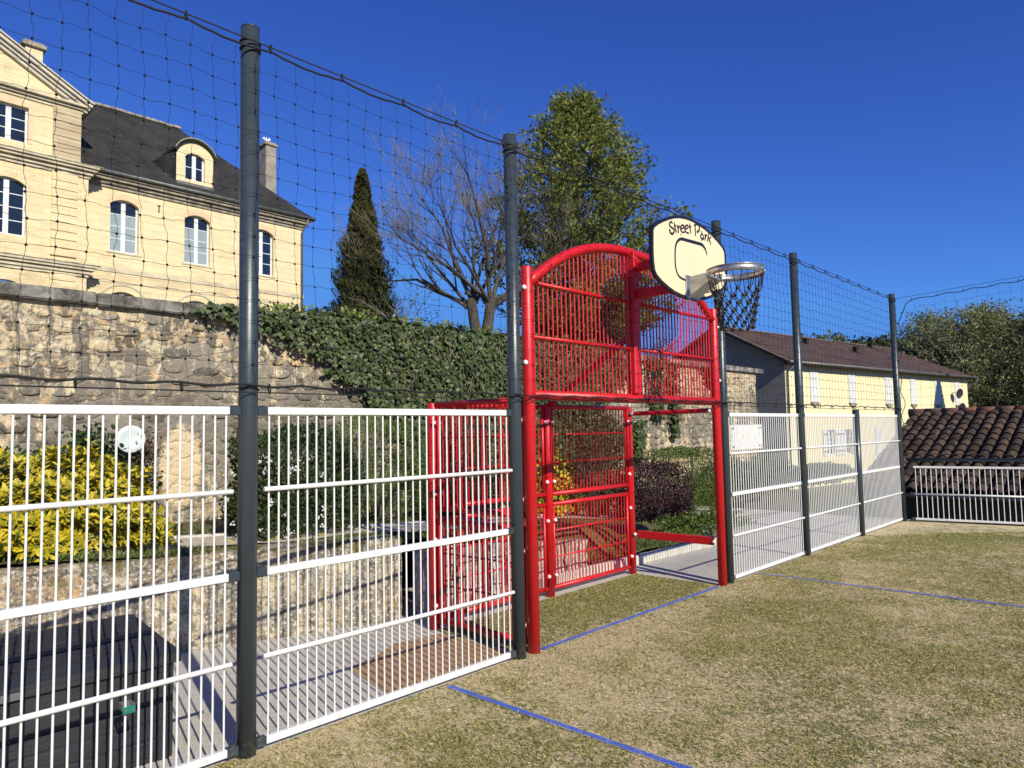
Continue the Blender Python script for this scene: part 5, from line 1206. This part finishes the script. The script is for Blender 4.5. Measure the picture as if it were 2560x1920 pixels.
px_shrub('box_topiary', 'clipped box bush with a squared top behind the purple shrub', 1600, 1800, 1122, 1310, 3.3, .62, 18000, .034, 'box', fill=.75, box=.75, lump=.05, kx=.86)
px_shrub('dark_side_shrub', 'dark green shrub beside the right red goal post', 1765, 1850, 1150, 1320, 3.9, .5, 5000, .05, 'dark', fill=.6, kx=.9)
px_shrub('grey_green_shrub', 'tall grey green climber on the pale wall behind the third white panel', 1822, 1960, 1145, 1310, 4.3, .4, 8000, .05, 'dark', fill=.45, lump=.25, stems=30, kx=.95)
px_shrub('shady_hedge', 'dark shady hedge at the foot of the shaded gable', 1940, 2120, 1165, 1330, 4.9, .8, 9000, .07, 'dark', fill=.6, kx=.95, zb=-.1)
px_shrub('ground_cover_plant', 'low leafy ground cover spilling along the kerb behind the goal passage', 1600, 1830, 1292, 1340, 2.05, .5, 5200, .045, 'bright', fill=.3, lump=.25, stems=0, kx=1.0)
# climber round the plate
cl_ = empty('wall_climber', aty(300, 1150, 4.55)); tag(cl_, 'leafy climber with brown dead sprays around the round plate on the wall', 'climbing plant')
def blob(px, py, rx, rz, n): 
    c = aty(px, py, 4.55)-Vector(cl_.location); return np.array([c.x, 0, c.z])+RNG.normal(size=(n, 3))*np.array([rx, .07, rz])
P = np.concatenate([blob(225, 1115, .11, .10, 420), blob(230, 1180, .20, .10, 460), blob(300, 1190, .16, .06, 380), blob(60, 1150, .45, .05, 500), blob(305, 1120, .04, .03, 14)])
leaves('foliage', P, rnd_dir(len(P), .3), rnd_dir(len(P))+np.array([0, -1.2, .4]), RNG.uniform(.045, .085, len(P)), 'oval', LM['dark'], cl_)
P = np.concatenate([blob(360, 1130, .07, .12, 420), blob(335, 1215, .10, .10, 420), blob(240, 1205, .25, .06, 380)])
leaves('dead_foliage', P, rnd_dir(len(P), -.3), rnd_dir(len(P))+np.array([0, -1, 0]), RNG.uniform(.02, .045, len(P)), 'oval', LM['brown'], cl_)
# grass on the bed
P = []
rr = random.Random(31)
for i in range(26000):
    x = rr.uniform(-3, 9.8); yf = bed_front(x)
    r_ = rr.random(); yc = lerp_tab(x, [(a, b_) for a, b_ in cl])
    if r_ < .45: y = yf+.05+abs(rr.gauss(0, .16))
    elif r_ < .75: y = rr.uniform(yc+.48, 4.6)
    else: y = rr.uniform(yf, yc-.3)
    if abs(y-yc) < .36: continue
    if vnoise(x, y, 1.6, 2) < -.25: continue
    P.append((x, y, bed_z(x, y)-.01))
P = np.array(P); n = len(P)
D = rnd_dir(n)*.95+np.array([0, 0, .9]); g = leaves('grass', P, D, rnd_dir(n), RNG.uniform(.03, .085, n), 'thin', LM['grass'], None, 'stuff')
P = []
for i in range(16):
    x = rr.uniform(2.3, 4.0); y = bed_front(x)+rr.uniform(.05, .4)
    P += [(x+rr.gauss(0, .006), y+rr.gauss(0, .006), bed_z(x, y)+.09+rr.gauss(0, .004)) for k in range(7)]
leaves('wild_flowers', P, rnd_dir(len(P)), rnd_dir(len(P), .5), .022, 'oval', LM['dandy'], None, 'stuff')

# ------------------------------------------------------------------ trees
def grow(b, p, d, L, r, lev, rr, tips, spread=.55, up=.25, seg=3, sides=None, shrink=.72, kids=(2, 4)):
    P = [p.copy()]; R_ = [r]; q = p.copy(); dd = d.copy()
    for i in range(seg):
        dd = (dd+Vector((rr.gauss(0, .13), rr.gauss(0, .13), rr.gauss(0, .10)+up*.10))).normalized(); q = q+dd*(L/seg); P.append(q.copy()); R_.append(r*(1-(i+1)/seg*.42))
    b.tube(P, R_, sides or (8 if r > .06 else 5 if r > .02 else 3), caps=False)
    if lev == 0: tips.append((q, dd)); return
    k = rr.randint(*kids)
    for i in range(k):
        f = 1 if i == 0 else rr.uniform(.35, 1); s0 = P[0].lerp(P[-1], f) if f < 1 else q; j = min(seg, max(1, int(f*seg))); s0 = P[j] if f < 1 else q
        a = Vector((rr.gauss(0, 1), rr.gauss(0, 1), rr.gauss(0, .6))); a = (a-dd*a.dot(dd)).normalized()
        nd = (dd+a*spread*rr.uniform(.5, 1.3)+Vector((0, 0, up*.5))).normalized()
        grow(b, s0, nd, L*shrink*rr.uniform(.75, 1.15), R_[j]*(.85 if i == 0 else .62), lev-1, rr, tips, spread, up, seg, None, shrink, kids)
def base_at(px, d, z): p = atd(px, 900, d); return Vector((p.x, p.y, z))
# cypress
c = base_at(908, 26, 4.5); e = empty('cypress', c); tag(e, 'dark pointed conifer standing right of the mansion', 'tree')
n = 17000; h = RNG.random(n)**.85*6.9; a = RNG.random(n)*6.283
prof = np.interp(h*8.35/6.9, [0, .7, 1.7, 2.8, 4.55, 5.9, 7.0, 7.8, 8.35], [.85, 1.12, 1.18, 1.02, .74, .46, .25, .13, .02])
lump = 1+.15*np.sin(a*3+h*1.7)+.12*np.sin(a*7-h*3.1)+.13*np.sin(h*5.3+a*2)+.08*np.sin(h*11+a*5)
rd = prof*lump*(.55+.45*RNG.random(n)**.4); P = np.stack([np.cos(a)*rd, np.sin(a)*rd, h], 1)
out = np.stack([np.cos(a), np.sin(a), np.zeros(n)], 1); leaves('foliage', P, out*.45+np.array([0, 0, 1.])+rnd_dir(n)*.4, out+rnd_dir(n)*.6, RNG.uniform(.09, .24, n), 'thin', LM['cyp'], e)
leaves('inner_foliage', P[:6000]*np.array([.72, .72, .97]), rnd_dir(6000, .5), rnd_dir(6000), .28, 'quad', LM['cyp'], e)
b = MB(); b.tube([(0, 0, -.1), (0, 0, 3.4), (0, 0, 6.3)], [.14, .09, .02], 8); b.build('trunk', M_bark, e)
# bare vase-shaped tree
c = base_at(1205, 24, 4.45); e = empty('bare_tree', c); tag(e, 'leafless twin trunked tree with fanned branches left of the red goal', 'tree')
b = MB(); rr = random.Random(21); tips = []
rtw = Vector((Rt.x, Rt.y, 0)).normalized()
def gb_(p, d, r, L, lev): grow(b, Vector(p), Vector(d).normalized(), L, r, lev, rr, tips, .46, .22, 3, None, .67, (2, 3))
for sx, top in ((-1, .55), (1, .62)):
    base = rtw*(.10*sx); fork = rtw*(sx*.34)+Vector((0, 0, 1.75)); b.tube([base+Vector((0, 0, -.2)), base*1.6+Vector((0, 0, .5)), base*1.2+rtw*sx*.14+Vector((0, 0, 1.1)), fork], [.27, .20, .18, .16], 9)
    ks = 7
    for i in range(ks):
        f = (i+.5)/ks; ax = (f-.5)*2
        d = rtw*(ax*1.15+sx*.30-.10)+Vector((Rt.y, -Rt.x, 0))*rr.uniform(-.5, .5)+Vector((0, 0, 1.0-.25*abs(ax)))
        gb_(fork-Vector((0, 0, rr.uniform(0, .4))), d, rr.uniform(.06, .095), rr.uniform(1.95, 2.65), 5)
b.build('trunk', M_bark, e)
b2 = MB()
for p, d in tips[::1]:
    q = p
    for k in range(2):
        dd = (d+Vector((rr.gauss(0, .5), rr.gauss(0, .5), rr.gauss(0, .35)+.2))).normalized(); b2.tube([q, q+dd*.22, q+dd*.42+Vector((0, 0, .03))], [.007, .005, .003], 3, caps=False)
b2.build('twigs', M_twig, e)
# small leafing tree right of the conifer and its sprays on the left
for nm, px, dd_, hh, ww, lab in (('young_tree', 1020, 24.5, 3.3, 1.7, 'small half leafed tree between the conifer and the bare tree'), ('young_tree', 838, 25.2, 2.0, 1.1, 'thin leafy sapling at the left foot of the conifer')):
    c = base_at(px, dd_, 4.4); e = empty(nm, c); tag(e, lab, 'tree'); b = MB(); tips = []; rr = random.Random(px)
    for i in range(9): grow(b, Vector((0, 0, 0)), Vector((rr.gauss(0, .45)*ww, rr.gauss(0, .4), 1)).normalized(), hh*.42, .028, 3, rr, tips, .5, .1, 3, None, .66, (2, 3))
    b.build('trunk', M_twig, e)
    T = np.array([tuple(t[0]) for t in tips]); T = np.repeat(T, 5, 0)+RNG.normal(size=(len(T)*5, 3))*.07
    T = T[RNG.random(len(T)) < .42]
    leaves('foliage', T, rnd_dir(len(T)), rnd_dir(len(T), .4), RNG.uniform(.05, .10, len(T)), 'oval', LM['fresh'], e)
# leafy tree behind the goal
def crown_tree(name, label, c, h, prof, nb, nl, size, lm, rr, trunk_r, clear, leafshape='oval', sparse=1.0, lean=0.0, jit=.16, twig=M_bark, frac=.45, elong=1.0):
    e = empty(name, c); tag(e, label, 'tree'); b = MB(); P = []; D = []
    tp = [(0, 0, -.3), (.05, 0, h*.25), (-.04+lean*.3, .03, h*.5), (lean*.6, 0, h*.75), (lean, 0, h*.97)]
    b.tube(tp, [trunk_r*1.15, trunk_r*.85, trunk_r*.55, trunk_r*.28, .015], 9)
    zs, rs = zip(*prof)
    for i in range(nb):
        f = (i+rr.random())/nb; z = clear+(h-clear)*f; a = i*2.399+rr.uniform(-.4, .4); R_ = float(np.interp(z/h, zs, rs))
        R_ *= rr.uniform(.55, 1.06)*(1+.13*math.sin(a*2+z*.9)); z0 = max(clear*.55, z-R_*.85-rr.uniform(0, .4)); ln = lean*z0/h
        p0 = Vector((ln, 0, z0)); p2 = Vector((math.cos(a)*R_+ln, math.sin(a)*R_, z)); p1 = p0.lerp(p2, .5)+Vector((0, 0, -R_*.10)); th = max(.012, trunk_r*.30*(1-f*.75))
        Q = [p0, p0.lerp(p1, .6), p1, p1.lerp(p2, .55)+Vector((rr.gauss(0, .05), rr.gauss(0, .05), .03)), p2]; b.tube(Q, [th, th*.8, th*.6, th*.35, .006], 5, caps=False)
        m_ = max(3, int(3+R_*3.0))
        for k in range(m_):
            t_ = 1-frac*1.5*rr.random()**1.3; t_ = max(.12, t_); s0 = p0.lerp(p1, t_*2) if t_ < .5 else p1.lerp(p2, t_*2-1)
            dd = (Vector((math.cos(a), math.sin(a), 0))*.45+Vector((rr.gauss(0, .6), rr.gauss(0, .6), rr.uniform(.1, 1.0)))).normalized(); L_ = rr.uniform(.3, .85)*elong; s1 = s0+dd*L_
            b.tube([s0, s0.lerp(s1, .5)+Vector((rr.gauss(0, .03), rr.gauss(0, .03), 0)), s1], [.012, .008, .004], 3, caps=False)
            cnt = int(nl*sparse/(nb*m_)*rr.uniform(.5, 1.5))
            for q in range(cnt):
                u = rr.uniform(.1, 1.08); g_ = s0.lerp(s1, u); P.append((g_.x+rr.gauss(0, jit), g_.y+rr.gauss(0, jit), g_.z+rr.gauss(0, jit*.9))); D.append((dd.x+rr.gauss(0, .7), dd.y+rr.gauss(0, .7), dd.z+rr.gauss(0, .7)))
    b.build('trunk', twig, e); n = len(P)
    leaves('crown', P, D, rnd_dir(n, .5), size*RNG.uniform(.6, 1.3, n), leafshape, LM[lm], e); return e
c = base_at(1462, 27, 4.4)
crown_tree('leafy_tree', 'tall broadleaf tree with fresh olive leaves behind the red arch', c, 9.9, [(0, .6), (.1, 2.4), (.25, 3.6), (.45, 4.1), (.65, 3.8), (.83, 2.5), (.94, 1.3), (1, .3)], 210, 56000, .135, 'maple', random.Random(4), .24, .9, jit=.12, frac=.5)
# budding trees far right
c = base_at(2455, 60, -1.4)
crown_tree('budding_tree', 'large grey green budding tree behind the yellow house', c, 12.3, [(0, .8), (.15, 4.6), (.35, 7.0), (.6, 6.8), (.8, 5.2), (.93, 2.8), (1, .7)], 260, 60000, .20, 'bud', random.Random(14), .55, 2.5, jit=.26, twig=M_twig, frac=.62, elong=2.2)
c = base_at(2325, 66, -1.4)
crown_tree('budding_tree', 'smaller pale budding tree just left of the large one', c, 12.9, [(0, .8), (.2, 3.6), (.5, 4.4), (.75, 3.4), (.93, 1.8), (1, .5)], 130, 22000, .20, 'bud', random.Random(15), .38, 2.0, jit=.26, twig=M_twig, frac=.6, elong=2.0)
c = base_at(2640, 56, -1.4)
crown_tree('dark_tree', 'dark tree at the right edge behind the tiled roof', c, 11.6, [(0, .8), (.2, 5.0), (.5, 6.0), (.75, 4.8), (.93, 2.2), (1, .4)], 150, 22000, .24, 'wood', random.Random(16), .45, 1.0, jit=.3, frac=.6, elong=2.0)
c = base_at(1655, 62, -1.0)
crown_tree('far_bare_tree', 'hazy brownish budding tree far behind the goal', c, 9.9, [(0, .8), (.25, 3.0), (.6, 3.3), (.85, 2.0), (1, .4)], 90, 5000, .16, 'brown', random.Random(17), .3, 1.5, jit=.25, twig=M_twig, frac=.6, elong=1.5)
c = Vector((61.1, .2, -1.5)); 
# out-of-frame cypress whose shade falls on the far end of the yellow house
e = empty('cypress', (53.9, .9, -1.6)); tag(e, 'slim cypress by the far end of the yellow house, outside the photo', 'tree')
n = 14000; h = RNG.random(n)*11.4; a = RNG.random(n)*6.283; prof = np.interp(h, [0, 1, 5, 9, 11.4], [1.3, 1.75, 1.55, .9, .05]); rd = prof*(.5+.5*RNG.random(n)**.4)
P = np.stack([np.cos(a)*rd, np.sin(a)*rd, h], 1); leaves('foliage', P, np.array([0, 0, 1.])+rnd_dir(n)*.5, rnd_dir(n), .3, 'quad', LM['cyp'], e)
# woodland on the hill
P = []; rr = random.Random(44)
for i in range(150):
    px = rr.uniform(1980, 2720); d = rr.uniform(62, 120); topy = np.interp(px, [1980, 2060, 2130, 2230, 2300, 2420, 2600, 2720], [862, 822, 838, 832, 835, 800, 775, 760])+rr.uniform(0, 30)+(d-62)*-.05
    pt = atd(px, topy, d); rz = rr.uniform(2.2, 4.2); 
    m = int(260)
    q = rnd_dir(m)*np.array([rz*.9, rz*.9, rz])*(.6+.4*RNG.random((m, 1))); P.append(q+np.array([pt.x, pt.y, pt.z-rz]))
    for lowr in (1, 2, 3):
        q = rnd_dir(150)*np.array([rz*1.2, rz*1.2, rz]); P.append(q+np.array([pt.x, pt.y, pt.z-rz-lowr*2.6]))
P = np.concatenate(P); n = len(P); leaves('woodland', P, rnd_dir(n), rnd_dir(n), RNG.uniform(.25, .6, n), 'quad', LM['wood'], None, 'stuff')
# low brick wall behind the outbuilding
p = atd(2430, 1028, 31); b = MB(); b.box((6, 0, 1.0), (12, .25, 3.8)); o = b.build('brick_wall', ashlar_mat('red_brick', (.20, .075, .05), (.27, .12, .08), .5, .075, .23)); o.location = (p.x, p.y, 0); o.rotation_euler = (0, 0, R(-35)); 
o.location.z = p.z-2.9; tag(o, 'old red brick garden wall behind the tiled outbuilding roof', 'wall')
bpy.context.view_layer.update()
